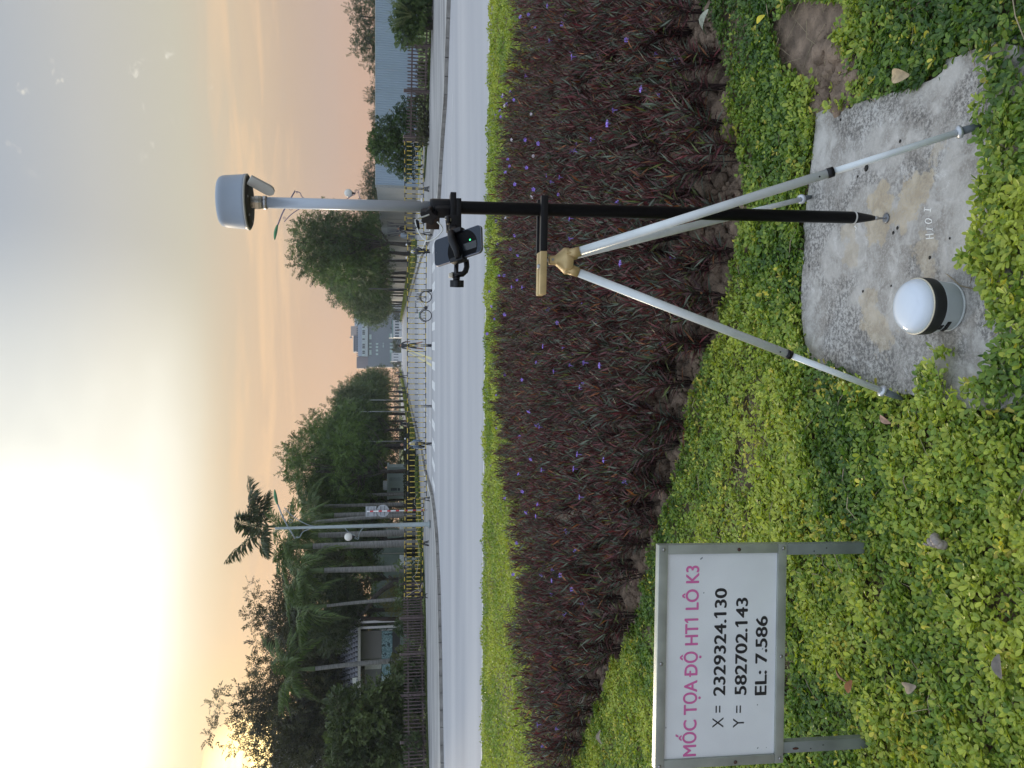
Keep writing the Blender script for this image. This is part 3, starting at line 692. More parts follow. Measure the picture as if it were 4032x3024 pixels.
# fallen leaves and snail shell
def dead_leaf(px, py, L_, label, col, rz, curl=.25):
    q = G(px, py, 0); o = MB(); n = 6; V = []; Fc = []
    for i in range(n+1):
        t = i/n; w = L_*.26*math.sin(math.pi*min(1, t*.92+.04))**.8; zz = curl*L_*math.sin(math.pi*t)*.5
        V += [(t*L_-L_/2, -w, zz+w*.5), (t*L_-L_/2, 0, zz), (t*L_-L_/2, w, zz+w*.4)]
    for i in range(n):
        b = i*3; Fc += [(b, b+3, b+4, b+1), (b+1, b+4, b+5, b+2)]
    o.add(V, Fc, True); m = pm('dead_leaf_'+col[0], col[1], .75, var=.25, scale=40)
    x = o.build('fallen_leaf', m, None, loc=(q.x, q.y, .045+random.uniform(0, .015)), rot=(random.uniform(-.4, .4), random.uniform(-.3, .3), rz)); tag(x, label, 'fallen leaf')
pale = ('pale', (.32,.26,.19)); brown = ('brown', (.24,.12,.06)); grey = ('grey', (.22,.19,.16))
dead_leaf(3605, 300, .085, 'curled tan dead leaf on the upper edge of the slab', ('tan', (.52,.40,.24)), 1.2)
dead_leaf(4005, 2620, .06, 'pale grey dead leaf at the very bottom left of the ground cover', grey, .3)
dead_leaf(3640, 2700, .07, 'pale dead leaf low in the ground cover below the sign', pale, 2.0)
dead_leaf(3085, 2620, .07, 'whitish dead leaf just under the lower rail of the sign', pale, 2.3)
dead_leaf(3375, 2650, .06, 'brown dead leaf between the two sign posts', brown, .8)
dead_leaf(3550, 1650, .045, 'small brown and white leaf below the left tripod foot', ('mixed', (.45,.28,.20)), 1.0)
dead_leaf(2395, 2900, .10, 'curled pale leaf at the front edge of the bed on the left', pale, .4, .5)
dead_leaf(2430, 2330, .11, 'dry tan leaf caught on the stems above the sign', ('tan2', (.50,.38,.26)), .9, .4)
dead_leaf(2830, 90, .13, 'big pale leaf lying on soil at the right end of the bed front', ('pale2', (.42,.44,.34)), 2.2, .3)
dead_leaf(2750, 1340, .12, 'long curled grey leaf on the soil behind the left tripod leg', grey, 1.7, .5)
dead_leaf(3400, 2700, .05, 'small russet leaf among yellow leaves near the left sign post', ('russet', (.35,.14,.05)), 2.9)
dead_leaf(3040, 80, .05, 'small yellow flower petal in the green leaves at the far right', ('yellowp', (.80,.68,.06)), 1.9)
# stones in soil
def stone(px, py, s, label, col=(.36,.32,.28)):
    q = G(px, py, -.03); bm = bmesh.new(); bmesh.ops.create_icosphere(bm, subdivisions=2, radius=1)
    for v in bm.verts: v.co = Vector((v.co.x*s*random.uniform(.9, 1.1), v.co.y*s*.8*random.uniform(.9, 1.1), v.co.z*s*.6*random.uniform(.9, 1.1)))
    me = bpy.data.meshes.new('stone'); bm.to_mesh(me); bm.free(); me.polygons.foreach_set('use_smooth', [True]*len(me.polygons)); me.materials.append(pm('stone_'+str(int(col[0]*100)), col, .8, var=.2, scale=40, bump=.4, bscale=80))
    tag(obj_of('stone', me, None, (q.x, q.y, -.02)), label, 'stone')
stone(3013, 525, .018, 'round brown pebble on the soil left of the slab corner')
stone(3035, 620, .018, 'flat grey brown pebble nearer the back tripod foot', (.30,.30,.26))
stone(3165, 495, .014, 'small dark pebble by the back edge of the slab', (.20,.19,.17))
stone(4000, 140, .035, 'blue grey rock half buried at the bottom right corner', (.26,.29,.31))
stone(3780, 2990, .04, 'rough grey stone half hidden under leaves at the far left', (.20,.21,.20))
q = G(3720, 2125, .03); mb = MB()
for k in range(26):
    t = k/25; a = t*6.28*2.6; rr = .021*(1-t)**1.1+.0015; ro = .014*(1-t)+.001
    mb.ball((ro*math.cos(a), ro*math.sin(a), .055*t), rr*.62+.0008, 8, 6)
tag(mb.build('snail_shell', pm('snail_shell', (.15,.13,.13), .4, var=.5, scale=70, col2=(.36,.31,.26)), None, loc=(q.x, q.y, .045), rot=(R(70), R(15), R(200))), 'empty striped snail shell lying in the ground cover', 'snail shell')
# ================================================================== SURVEY EQUIPMENT AND SIGN
black_pl = pm('black_plastic', (.008,.008,.010), .42, var=.1, scale=40, spec=.30)
carbon = pm('carbon_black', (.004,.004,.005), .32, var=.05, scale=60, spec=.16)
silver = pm('anodised_silver', (.50,.56,.64), .34, .15, var=.05, scale=10, stretch=(1,1,.1))
alum = pm('satin_aluminium', (.74,.79,.80), .36, .12, var=.07, scale=14)
brass = pm('pale_brass', (.62,.46,.22), .40, .25, var=.10, scale=25)
steel = pm('steel', (.5,.5,.5), .3, .9, var=.1)
grey_pl = pm('grey_plastic', (.36,.40,.44), .45, var=.05)
tip = G(3491, 860, 0); topp = Vector((.523, 2.300, 2.0)); ax = (topp-tip).normalized(); q = ax.to_track_quat('Z', 'Y')
pole = thing('survey_pole', 'tall survey pole, black below and silver above, standing with its point on the slab', 'survey pole', tip, rot=q.to_euler())
MB().lathe([(1e-5, .0), (.0022, .006), (.0045, .03), (.0072, .034), (.0072, .046)], 20).build('pointed_tip', steel, pole)
MB().lathe([(.0075, .045), (.0105, .06), (.0175, .105), (.0185, .116)], 28).build('cone', black_pl, pole)
MB().lathe([(.0198, .116), (.0200, .117), (.0200, .120), (.0198, .121)], 32).build('white_ring', pm('white_ring', (.75,.74,.70), .4), pole)
MB().lathe([(.0192, .121), (.0195, .124), (.0195, 1.47), (.0190, 1.475)], 40).build('lower_tube', carbon, pole)
MB().lathe([(.0235, 1.435), (.0245, 1.44), (.0245, 1.492), (.0225, 1.50)], 32).build('collar', black_pl, pole)
MB().lathe([(.0160, 1.47), (.0160, 1.999)], 40).build('upper_tube', silver, pole)
MB().lathe([(.0185, 1.968), (.0195, 1.970), (.0195, 1.978), (.0175, 1.980)], 32).build('thread_ring', steel, pole)
# star knob facing the viewer, with its lever and clamp box
def star(mb, n, r0, r1, z0, z1):
    m = 48; poly = [( (r0+(r1-r0)*(.5+.5*math.cos(n*2*math.pi*k/m)))*math.cos(2*math.pi*k/m), (r0+(r1-r0)*(.5+.5*math.cos(n*2*math.pi*k/m)))*math.sin(2*math.pi*k/m)) for k in range(m)]
    return mb.prism(poly, z0, z1)
kn = star(MB(), 5, .019, .0265, -.010, .012).build('star_knob', black_pl, pole, bevel=.003); kn.location = (-.005, -.040, 1.505); kn.rotation_euler = (R(80), R(8), 0)
MB().box((0, -.024, 1.463), (.034, .022, .045)).build('clamp_body', black_pl, pole, bevel=.003)
MB().lathe([(.0062, 0), (.0062, .003), (.004, .0035), (.0035, .001), (1e-5, .001)], 16).build('clamp_screw', pm('screw_pale', (.72,.72,.70), .3, .7), pole, loc=(-.014, -.0355, 1.452), rot=(R(90), 0, 0))
MB().tube([(-.02, -.02, 1.447), (-.045, -.026, 1.445), (-.070, -.030, 1.447)], [.008, .007, .003], 8).build('lever', black_pl, pole)
MB().box((-.047, .004, 1.490), (.050, .03, .040)).build('bracket_block', pm('dark_brown_metal', (.035,.024,.02), .4, .3), pole, bevel=.002)
# receiver on the pole
rc = thing('gnss_receiver', 'white drum shaped satellite receiver on top of the survey pole', 'satellite receiver', topp + ax*.0)
rc.rotation_euler = q.to_euler()
rec_m = pm('receiver_white', (.31,.365,.44), .42, var=.03, coat=.1)
MB().lathe([(.0765, .018), (.0790, .021), (.0788, .027), (.0775, .029), (.0735, .078), (.0720, .087), (.0685, .0935), (.0630, .0975), (.052, .0995), (.03, .1005), (1e-5, .101)], 64).build('housing', rec_m, rc)
MB().lathe([(1e-5, .012), (.05, .012), (.071, .0135), (.0765, .0178), (.0765, .0182)], 64).build('underside', pm('receiver_underside', (.045,.042,.036), .5), rc)
MB().lathe([(.0772, .0165), (.0797, .0185), (.0797, .0215), (.0775, .0225)], 64).build('rim', pm('receiver_rim', (.50,.50,.46), .4), rc)
MB().lathe([(.0185, -.020), (.0205, -.018), (.0215, -.010), (.0215, .0), (.0185, .001), (.0185, .012)], 6, smooth=False).build('mounting_nut', pm('nut_metal', (.55,.54,.48), .25, .8), rc)
for a in (20, 75, 140, 200, 262, 318):
    MB().lathe([(1e-5, .0105), (.003, .0105), (.003, .0135)], 10).build('screw', steel, rc, loc=(.055*math.cos(R(a)), .055*math.sin(R(a)), 0))
pad = MB(); n = 14
poly = []
for k in range(n+1):
    t = math.pi*k/n; poly.append((.0155*math.cos(t), .055+.020*math.sin(t)))
poly += [(-.0145, 0), (.0145, 0)]
pd = MB().prism(poly, -.005, .005).build('antenna_flap', pm('flap_white', (.62,.62,.58), .35), rc, bevel=.003)
pd.location = (.079, -.012, .006); pd.rotation_euler = Matrix(((.84, -.54, 0), (0, 0, 1), (-.54, -.84, 0))).to_euler()
# phone on its bracket
phone_o = P(1800, 968, 2.03)
camR = Vector((1, 0, 0)); camU = Vector((0, SP, CP)); camF = Vector((0, CP, -SP))
Rv = (camR*112 + camU*5 + camF*25).normalized(); Uv = (camR*-38 + camU*190 + camF*132).normalized(); Nv = Rv.cross(Uv).normalized(); Rv = Uv.cross(Nv).normalized()
pq = Matrix((Rv, Uv, Nv)).transposed().to_euler()
phone = thing('smartphone', 'dark smartphone held slantwise in the black pole bracket', 'phone', phone_o, rot=pq)
def rrect(w, h, r, n=6):
    out = []
    for cx, cy, a0 in ((w/2-r, h/2-r, 0), (-w/2+r, h/2-r, 90), (-w/2+r, -h/2+r, 180), (w/2-r, -h/2+r, 270)):
        for k in range(n+1): a = R(a0+90*k/n); out.append((cx+r*math.cos(a), cy+r*math.sin(a)))
    return out
MB().prism(rrect(.0765, .160, .0115), -.0080, .0).build('phone_body', pm('phone_edge', (.20,.20,.24), .3, .6), phone, bevel=.0015)
scrm = pm('phone_glass', (.014,.024,.042), .12, var=.0, spec=.35)
MB().prism(rrect(.0735, .157, .010), .0002, .0008).build('screen', scrm, phone)
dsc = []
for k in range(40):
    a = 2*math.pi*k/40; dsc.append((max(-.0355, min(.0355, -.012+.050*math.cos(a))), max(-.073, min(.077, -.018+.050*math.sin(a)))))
MB().prism(dsc, .0009, .0010).build('painted_reflection', pm('reflection_black', (.002,.002,.003), .5, spec=.1), phone)  # dark reflection in the glass, painted as a flat black disc
MB().lathe([(1e-5, .0011), (.0018, .0010)], 14).build('camera_dot', pm('lens_dot', (.10,.10,.14), .2), phone, loc=(0, .071, 0))
gl = MB().lathe([(1e-5, .0016), (.0024, .0015)], 14).build('screen_dot', pm('green_light', (.02,.5,.12), .4, emit=((.05,1.0,.28), 2.5)), phone); gl.location = (.004, -.045, 0)
MB().prism(rrect(.020, .044, .001), .0011, .0013).build('screen_panel', pm('screen_panel', (.020,.024,.028), .2), phone, loc=(-.012, -.043, 0))
# bracket
br = thing('phone_bracket', 'black phone bracket with screw clamp reaching left from the survey pole', 'phone holder', P(1793, 820, 2.30))
def BW(mb, name, mat=black_pl, bevel=0): return mb.build(name, mat, br, off=br.location, bevel=bevel)
def boxpx(x0, x1, y0, y1, Y, dep, mb=None):
    a = P(x0, y0, Y); b = P(x1, y1, Y); c = (a+b)/2
    return (mb or MB()).box((c.x, Y+dep/2, c.z), (abs(a.x-b.x), dep, abs(a.z-b.z)))
BW(boxpx(1774, 1797, 755, 850, 2.268, .05), 'clamp_jaw', bevel=.002)
BW(boxpx(1797, 1817, 779, 850, 2.270, .048), 'clamp_jaw', bevel=.002)
BW(boxpx(1769, 1817, 845, 905, 2.245, .035), 'arm', bevel=.003)
BW(MB().tube([P(1790, 900, 2.25), P(1797, 925, 2.12), P(1795, 945, 2.07)], .012, 10), 'neck')
BW(MB().tube([P(1758, 866, 2.24), P(1772, 866, 2.24)], [.013, .013], 14), 'tightening_knob')
BW(MB().tube([P(1776, 866, 2.24), P(1760, 866, 2.24)], .005, 8), 'screw_shaft', steel)
k0 = phone_o
def pl(x, y, z): return k0 + Rv*x + Uv*y + Nv*z
def slab_box(x0, x1, y0, y1, z0, z1, mb):
    c = [pl(x, y, z) for z in (z0, z1) for y in (y0, y1) for x in (x0, x1)]
    return mb.add(c, [(0,2,3,1), (4,5,7,6), (0,1,5,4), (2,6,7,3), (0,4,6,2), (1,3,7,5)])
BW(slab_box(-.030, .030, -.022, .028, -.020, -.0085, MB()), 'back_plate', bevel=.002)
BW(slab_box(.034, .047, -.020, .024, -.012, .009, MB()), 'grip', bevel=.003)
BW(slab_box(-.047, -.034, -.024, .018, -.012, .011, MB()), 'grip', bevel=.003)
BW(MB().tube([pl(.040, .012, .010), pl(.012, .004, .016), pl(-.018, -.010, .016), pl(-.040, -.012, .010)], [.0095, .0105, .010, .009], 12), 'front_bar')
BW(MB().tube([P(1797, 1040, 2.05), P(1795, 1105, 2.05)], .0062, 10), 'threaded_rod', pm('dark_steel', (.06,.06,.065), .3, .7))
BW(MB().tube([P(1835, 1022, 2.05), P(1838, 1050, 2.05), P(1833, 1068, 2.05), P(1822, 1079, 2.05), P(1778, 1083, 2.05)], [.0075]*5, 4), 'clamp_bow')
BW(boxpx(1768, 1782, 1074, 1090, 2.040, .02), 'bow_tip', pm('pale_pad', (.70,.66,.56), .4), bevel=.001)
kk = star(MB(), 4, .0145, .0185, -.009, .009).build('tightening_knob', black_pl, br, bevel=.003); kk.location = P(1799, 1117, 2.05)-br.location; kk.rotation_euler = (R(10), R(90), 0)
BW(MB().tube([P(1797, 1092, 2.05), P(1797, 1108, 2.05)], [.010, .0085], 14), 'knob_neck')
# cable
cabp = [(1690,845),(1668,853),(1650,858),(1638,864),(1636,874),(1645,905),(1655,925),(1668,940),(1681,949),(1700,945),(1718,935),(1733,920),(1742,905),(1738,890),(1722,874)]
def smooth_path(pts, n=4):
    out = []
    for i in range(len(pts)-1):
        p0, p1, p2, p3 = pts[max(i-1, 0)], pts[i], pts[i+1], pts[min(i+2, len(pts)-1)]
        for k in range(n):
            t = k/n; out.append(.5*((2*p1)+(p2-p0)*t+(2*p0-5*p1+4*p2-p3)*t*t+(3*p1-p0-3*p2+p3)*t**3))
    return out+[pts[-1]]
cable = thing('cable', 'thin white charging cable looped between pole clamp and phone', 'cable', P(1690, 845, 2.26))
MB().tube(smooth_path([P(x, y, 2.24-.006*i) for i, (x, y) in enumerate(cabp)]), .0020, 8).build('wire', pm('white_cable', (.72,.75,.72), .4), cable, off=cable.location)
MB().tube([P(1638, 866, 2.22), P(1641, 871, 2.22), P(1645, 899, 2.215), P(1643, 904, 2.215)], [.003, .0062, .0062, .003], 12).build('ferrite_bead', black_pl, cable, off=cable.location)
MB().tube([P(1664, 788, 2.262), P(1657, 789, 2.262)], [.007, .005], 10).build('plug', pm('white_plug', (.8,.8,.8), .4), cable, off=cable.location)

# tripod
hd = Vector((.377, 2.300, 0)); tri = thing('tripod', 'aluminium tripod with pale brass head, two feet on the slab edge', 'tripod', (hd.x, hd.y, 0))
MB().lathe([(.013, 1.140), (.0150, 1.138), (.0150, 1.122), (.0165, 1.118), (.030, 1.103), (.0385, 1.094), (.0400, 1.090), (.0400, 1.078), (.036, 1.070), (.018, 1.066)][::-1], 8, smooth=False).build('tripod_head', brass, tri, bevel=.0012)
MB().tube([(0, -.016, 1.130), (0, .016, 1.130)], .004, 8).build('head_screw', steel, tri)
MB().tube([(0, 0, 1.132), (0, 0, 1.156)], .0055, 8).build('center_bolt', steel, tri)
feet = [Vector((.712, 1.871, 0)), Vector((.736, 2.80, -.02)), Vector((-.051, 2.235, -.005))]
for i, f in enumerate(feet):
    f = f-Vector((hd.x, hd.y, 0)); d = Vector((f.x, f.y, 0)).normalized(); top = Vector((d.x*.026, d.y*.026, 1.078)); v = (f-top); L_ = v.length; u = v.normalized()
    def at_(s): return top+v*s
    MB().tube([top-u*.006, top+u*.032], [.0165, .0150], 16).build('leg_socket', brass, tri)
    MB().box(top+Vector((0, 0, .004)), (.030, .020, .020), Matrix.Rotation(math.atan2(d.y, d.x), 3, 'Z')).build('hinge', brass, tri, bevel=.002)
    leg = MB().tube([top+u*.030, at_(.64)], .0132, 24).build('leg', alum, tri)
    MB().ball(at_(.615)+Vector((-.004, -.0118, .003)), .0026, 8, 6).build('button_hole', pm('dark_pit', (.02,.02,.018), .9), leg)
    MB().tube([at_(.635), at_(.64)+u*.012], .0145, 20).build('leg_collar', black_pl, leg)
    MB().tube([at_(.63), at_(1)-u*.085], .0098, 20).build('lower_leg', alum, leg)
    MB().tube([at_(1)-u*.092, at_(1)-u*.088, at_(1)-u*.080, at_(1)-u*.078], [.011, .0185, .0185, .013], 20).build('foot_ring', pm('foot_ring_metal', (.55,.58,.62), .35, .6), leg)
    MB().tube([at_(1)-u*.080, at_(1)-u*.045, at_(1)-u*.004], [.0115, .0100, .0045], 14).build('foot', pm('foot_dark_grey', (.10,.12,.13), .45), leg)
# clamping bar, half black half brass
bar = thing('clamping_bar', 'flat clamping bar, left half pale brass and right half black, crossing the survey pole', 'clamping bar', (.40, 2.30, 1.16))
def bx2(x0, x1, y0, y1, z0, z1, name, mat, par=bar, tilt=.02):
    M = Matrix.Rotation(tilt, 3, 'Y'); c = Vector(((x0+x1)/2, (y0+y1)/2, (z0+z1)/2))-bar.location
    return MB().box(M @ c, (x1-x0, y1-y0, z1-z0), M).build(name, mat, par, bevel=.002)
bx2(.270, .400, 2.272, 2.296, 1.150, 1.170, 'brass_jaw', brass); bx2(.270, .400, 2.299, 2.328, 1.152, 1.172, 'brass_jaw', brass)
bx2(.4005, .568, 2.272, 2.296, 1.1495, 1.1705, 'black_jaw', black_pl); bx2(.4005, .568, 2.330, 2.345, 1.152, 1.172, 'black_jaw', black_pl)
MB().lathe([(.006, 0), (.0075, .002), (.0075, .012), (.006, .014), (.0035, .014), (.0035, .011), (1e-5, .011)], 18).build('hinge_screw', steel, bar, loc=(-.045, -.014, .004))
# second receiver, on the slab
rb = thing('gnss_receiver', 'round satellite receiver with black band sitting on the slab', 'satellite receiver', (.226, 2.036, 0))
MB().lathe([(.066, .0), (.0695, .003), (.071, .02), (.0775, .058), (.0785, .066)], 64).build('base', pm('receiver_grey', (.42,.46,.46), .45, var=.06, scale=8), rb)
MB().lathe([(.0785, .0655), (.0815, .068), (.0825, .074), (.0830, .098), (.0812, .104), (.079, .105)], 64).build('black_band', pm('rubber_black', (.012,.013,.013), .6), rb)
MB().lathe([(.0802, .104), (.0826, .1055), (.0822, .108), (.080, .1085)], 64).build('cream_ring', pm('cream_ring', (.75,.68,.52), .4), rb)
MB().lathe([(.0802, .1075), (.0792, .1125), (.0765, .1205), (.0715, .1285), (.0650, .1345), (.055, .1390), (.042, .1420), (.022, .1440), (1e-5, .1445)], 64).build('dome', pm('glossy_white_dome', (.66,.72,.80), .12, var=.01, coat=.5), rb)
for a, z in ((205, .040), (222, .042), (214, .06)):
    o = MB().box((0,0,0), (.020, .003, .012)).build('port_cover', black_pl, rb, bevel=.001); rr = .0765+.06*(z-.05); o.location = (rr*math.cos(R(a)), rr*math.sin(R(a)), z); o.rotation_euler = (0, 0, R(a+90))
MB().lathe([(.0695, .0), (.072, .002), (.072, .006), (.0695, .008)], 40).build('foot_rim', pm('rim_light', (.55,.58,.58), .4), rb)

# sign board
TR = P(2596, 2148, 2.42); BR = P(3099, 2148, 2.42); TL = P(2580, 3034, 2.42)
bx_ = Vector((TR.x-TL.x, 0, TR.z-TL.z)).normalized(); bz_ = Vector((-bx_.z, 0, bx_.x)); W_ = (TR-TL).length; H_ = (TR-BR).dot(bz_)
sg = thing('sign_board', 'white coordinate sign with pink heading in an aluminium frame on two short posts', 'sign', (TL.x, TL.y, TL.z), rot=(0, math.atan2(-bx_.z, bx_.x), 0))
frm = pm('aluminium_weathered', (.40,.43,.39), .42, .35, var=.14, scale=9, stretch=(1,1,1))
frt = pm('aluminium_top', (.72,.72,.68), .35, .3, var=.06)
fw = .030; dp = .034
MB().box((W_/2, dp/2, -fw/2), (W_, dp, fw)).build('frame_rail', frm, sg, bevel=.0012)
MB().box((W_/2, dp/2, -H_+fw/2), (W_, dp, fw)).build('frame_rail', frm, sg, bevel=.0012)
MB().box((fw/2, dp/2, -H_/2), (fw, dp-.002, H_-2*fw-.001)).build('frame_stile', frm, sg, bevel=.0012)
MB().box((W_-fw/2, dp/2, -H_/2), (fw, dp-.002, H_-2*fw-.001)).build('frame_stile', frm, sg, bevel=.0012)
MB().box((W_/2, .010, -H_/2), (W_-2*fw-.001, .003, H_-2*fw-.001)).build('panel', pm('sign_white', (.84,.87,.90), .38, var=.06, scale=3.5), sg)
for sx_, sz_, rst in ((.012, -.014, 0), (W_-.014, -.016, 0), (W_/2-.02, -.014, 0), (W_-.014, -H_+.012, 0), (W_/2-.01, -H_+.014, 0), (.016, -H_+.012, 0), (W_-.017, -H_*.62, 1), (.012, -H_*.62, 1)):
    o = MB().lathe([(1e-5, .0025), (.003, .0022), (.0062, .0)], 14).build('rivet', pm('rivet_rust', (.09,.04,.03), .7) if rst else steel, sg, loc=(sx_, -.0002, sz_), rot=(R(90), 0, 0))
for x0 in (W_-.0385, .030):
    MB().box((x0+.019, dp/2+.001, -H_-.17), (.037, dp-.006, .34)).build('post', pm('post_grey', (.25,.28,.27), .5, .35, var=.15, scale=10), sg, bevel=.001)
    for k, z in enumerate((-.10, -.145)):
        MB().lathe([(1e-5, .0008), (.0022, .0006)], 10).build('bolt_hole', pm('dark_pit', (.02,.02,.018), .9), sg, loc=(x0+.012+.01*k, .0032, -H_+z), rot=(R(90), 0, 0))
MB().lathe([(1e-5, .0007), (.008, .0005)], 16).build('rust_stain', pm('rust', (.10,.03,.02), .9), sg, loc=(.045, .0030, -H_-.045), rot=(R(90), 0, 0)).scale = (.5, 1.4, 1)
def lettering(body, px, py, cap, width, mat, bold=.0):
    """flat lettering, one part per character, whose lower left corner is at photo pixel px,py on the board"""
    dg = bpy.context.evaluated_depsgraph_get(); q = P(px, py, 2.42)-Vector((TL.x, TL.y, TL.z)); a0 = q.dot(bx_); b0 = q.dot(bz_)
    def glyph(txt):
        c = bpy.data.curves.new('character', 'FONT'); c.body = txt; c.size = 1.0; c.resolution_u = 4
        t = bpy.data.objects.new('character', c); COL.objects.link(t); dg.update(); e = bpy.context.evaluated_depsgraph_get(); me = bpy.data.meshes.new_from_object(t.evaluated_get(e)); bpy.data.objects.remove(t)
        v = np.empty(len(me.vertices)*3, np.float32); me.vertices.foreach_get('co', v); return me, v.reshape(-1, 3)
    full = glyph(body)[1]; w = full[:, 0].max()-full[:, 0].min(); xs0 = full[:, 0].min(); sx = width/w; sz = cap/.727
    for i, ch in enumerate(body):
        if ch == ' ': continue
        pre = glyph(body[:i+1])[1]; me, v = glyph(ch); shift = pre[:, 0].max()-v[:, 0].max(); v = v.copy(); v[:, 0] += shift-xs0
        fs = [tuple(p.vertices) for p in me.polygons]; mb = MB(); bar_ = None
        if ch == 'Đ':
            me, g = glyph('D'); x1_ = v[:, 0].max(); v = g.copy(); v[:, 0] += x1_-v[:, 0].max(); fs = [tuple(p.vertices) for p in me.polygons]; l_ = v[:, 0].min(); bar_ = [(l_-.10, .34), (l_+.27, .34), (l_+.27, .43), (l_-.10, .43)]
        if ch == '1':
            x1_ = v[:, 0].max(); v = np.array([(x1_-.09, 0, 0), (x1_, 0, 0), (x1_, .727, 0), (x1_-.09, .727, 0), (x1_-.09, .61, 0), (x1_-.22, .53, 0), (x1_-.22, .60, 0)]); fs = [(0, 1, 2, 3, 4), (4, 3, 6, 5)]
        if bar_: mb.add([(p[0]*sx+a0, .0074, p[1]*sz+b0) for p in bar_], [(0, 1, 2, 3)])
        offs = [(0, 0)] if not bold else [(-bold, 0), (bold, 0), (0, bold*.6), (0, -bold*.6)]
        for k, (ox, oz) in enumerate(offs): mb.add([((p[0]+ox)*sx+a0, .0080-k*.00012, (p[1]+oz)*sz+b0) for p in v], fs)
        o = mb.build('character', mat, sg)
for x, y, w_, h_ in ((2766,2201,.010,.004),(2775,2337,.004,.003),(2988,2950,.006,.003),(2987,2779,.004,.003),(3007,2558,.006,.003),(2612,2205,.006,.002),(3022,2948,.003,.002),(2625,2870,.004,.003)):
    q = P(x, y, 2.42)-Vector((TL.x, TL.y, TL.z)); MB().box((q.dot(bx_), .0082, q.dot(bz_)), (w_, .0004, h_), Matrix.Rotation(w_*90, 3, 'Y')).build('scuff_mark', pm('scuff_grey', (.25,.28,.30), .8), sg)
pink = pm('pink_print', (.72,.17,.42), .5, var=.04); blk = pm('black_print', (.02,.02,.024), .5, var=.02)
lettering('MỐC TỌA ĐỘ HT1 LÔ K3', 2743, 2980, .0465, .628, pink, .022)
lettering('X =', 2852, 2869, .041, .0735, blk)
lettering('2329324.130', 2858, 2741, .0425, .355, blk, .026)
lettering('Y =', 2933, 2868, .041, .0735, blk)
lettering('582702.143', 2942, 2738, .0425, .322, blk, .026)
lettering('EL: 7.586', 3021, 2738, .0425, .262, blk, .026)
# ================================================================== STREET FURNITURE, FENCES, BARRIERS
YEL = (.62,.46,.07); BLK = (.015,.017,.022)
bar_m = stripes_mat('barrier_bar_paint', YEL, BLK, 2, .44, .59, -.42/.44)
rail_m = stripes_mat('barrier_rail_paint', YEL, BLK, 0, .54, .5, 0.0)
foot_m = pm('barrier_foot_black', (.02,.022,.027), .5)
bar_me = MB().box((0, 0, .765), (.032, .032, .93)).mesh('upright_bar', bar_m)
foot_me = MB().tube([(0, -.16, 0), (0, -.04, .30)], .022, 6).tube([(0, .16, 0), (0, .04, .30)], .022, 6).tube([(0, -.12, .09), (0, .12, .09)], .014, 6).tube([(0, 0, .28), (0, 0, .55)], .022, 6).mesh('foot', foot_m)
bp = [(1687,560),(1690,745),(1693,923),(1701,1145),(1699,1361),(1700,1600),(1700,1747),(1693,1963),(1688,2140),(1683,2348)]
bpW = []
for x, y in bp:
    z = WALK if (x < 1695 and (y < 940 or y > 1900)) else ROAD
    bpW.append(G(x, y, z))
blab = ['hung with rope at the right before the picket fence', 'just right of the survey pole', 'passing behind the survey pole clamp', 'behind the smartphone, ending at the bicycle', 'behind the parked bicycle', 'left of the walking man on the road',
        'short and turned, left of the road centre', 'beside the scooter on the left lane side', 'standing behind the round traffic sign', 'furthest left, overgrown and roped to the picket fence']
for i in range(9):
    a, b = bpW[i], bpW[i+1]
    if i == 2: a = a.copy()
    d = Vector((b.x-a.x, b.y-a.y, 0)); L_ = d.length; z0 = min(a.z, b.z) if abs(a.z-b.z) < .01 else max(a.z, b.z) if i not in (2, 6) else ROAD
    root = thing('barrier', 'yellow and black barrier panel ' + (blab[i] if i < 7 else blab[8] if i == 7 else blab[9]), 'barrier', (a.x, a.y, z0), math.atan2(d.y, d.x), 'striped steel barriers across the side road')
    if i == 6: root['label'] = 'yellow and black striped barrier panel between the scooter and the kerb corner'
    if i == 5: root['label'] = 'short turned barrier panel with a scooter behind its left end'
    L2 = L_-.07
    MB().box((L2/2+.03, 0, 1.225), (L2, .040, .040)).build('top_rail', rail_m, root); MB().box((L2/2+.03, 0, .300), (L2, .040, .040)).build('bottom_rail', rail_m, root)
    n = max(4, round(L2/.27))
    for k in range(n+1): obj_of('upright_bar', bar_me, root, (.03+L2*k/n, 0, 0))
    for xx in (.03, .03+L2): obj_of('foot', foot_me, root, (xx, 0, 0))
rope_m = pm('grey_rope', (.42,.40,.35), .8)
def rope(pts, label, Y=None, r=.011):
    P3 = [P(x, y, Yy) for x, y, Yy in pts]; o = MB().tube(smooth_path(P3, 4), r, 5).build('rope', rope_m, None, off=P3[0], loc=P3[0]); tag(o, label, 'rope')
YR = bpW[0].y-.05
rope([(1655,549,YR),(1652,560,YR),(1628,561,YR),(1635,590,YR+.3),(1635,615,YR+.5),(1628,630,YR+.7),(1633,662,YR+1),(1634,745,YR+1.2)], 'thin grey rope tied along the barrier right of the survey pole')
YL = bpW[8].y-.1
rope([(1643,1945,YL),(1634,1960,YL),(1632,1985,YL),(1640,2000,YL),(1648,2070,YL),(1638,2110,YL),(1648,2150,YL),(1650,2190,YL),(1640,2255,YL),(1625,2275,YL),(1643,2300,YL),(1652,2330,YL)], 'long pale rope drooping along the left barriers')
rope([(1598,2349,YL-.4),(1640,2322,YL-.4),(1655,2330,YL-.4),(1658,2310,YL-.4),(1665,2295,YL-.4),(1668,2312,YL-.4)], 'knotted rope end tying the last barrier to the picket fence')

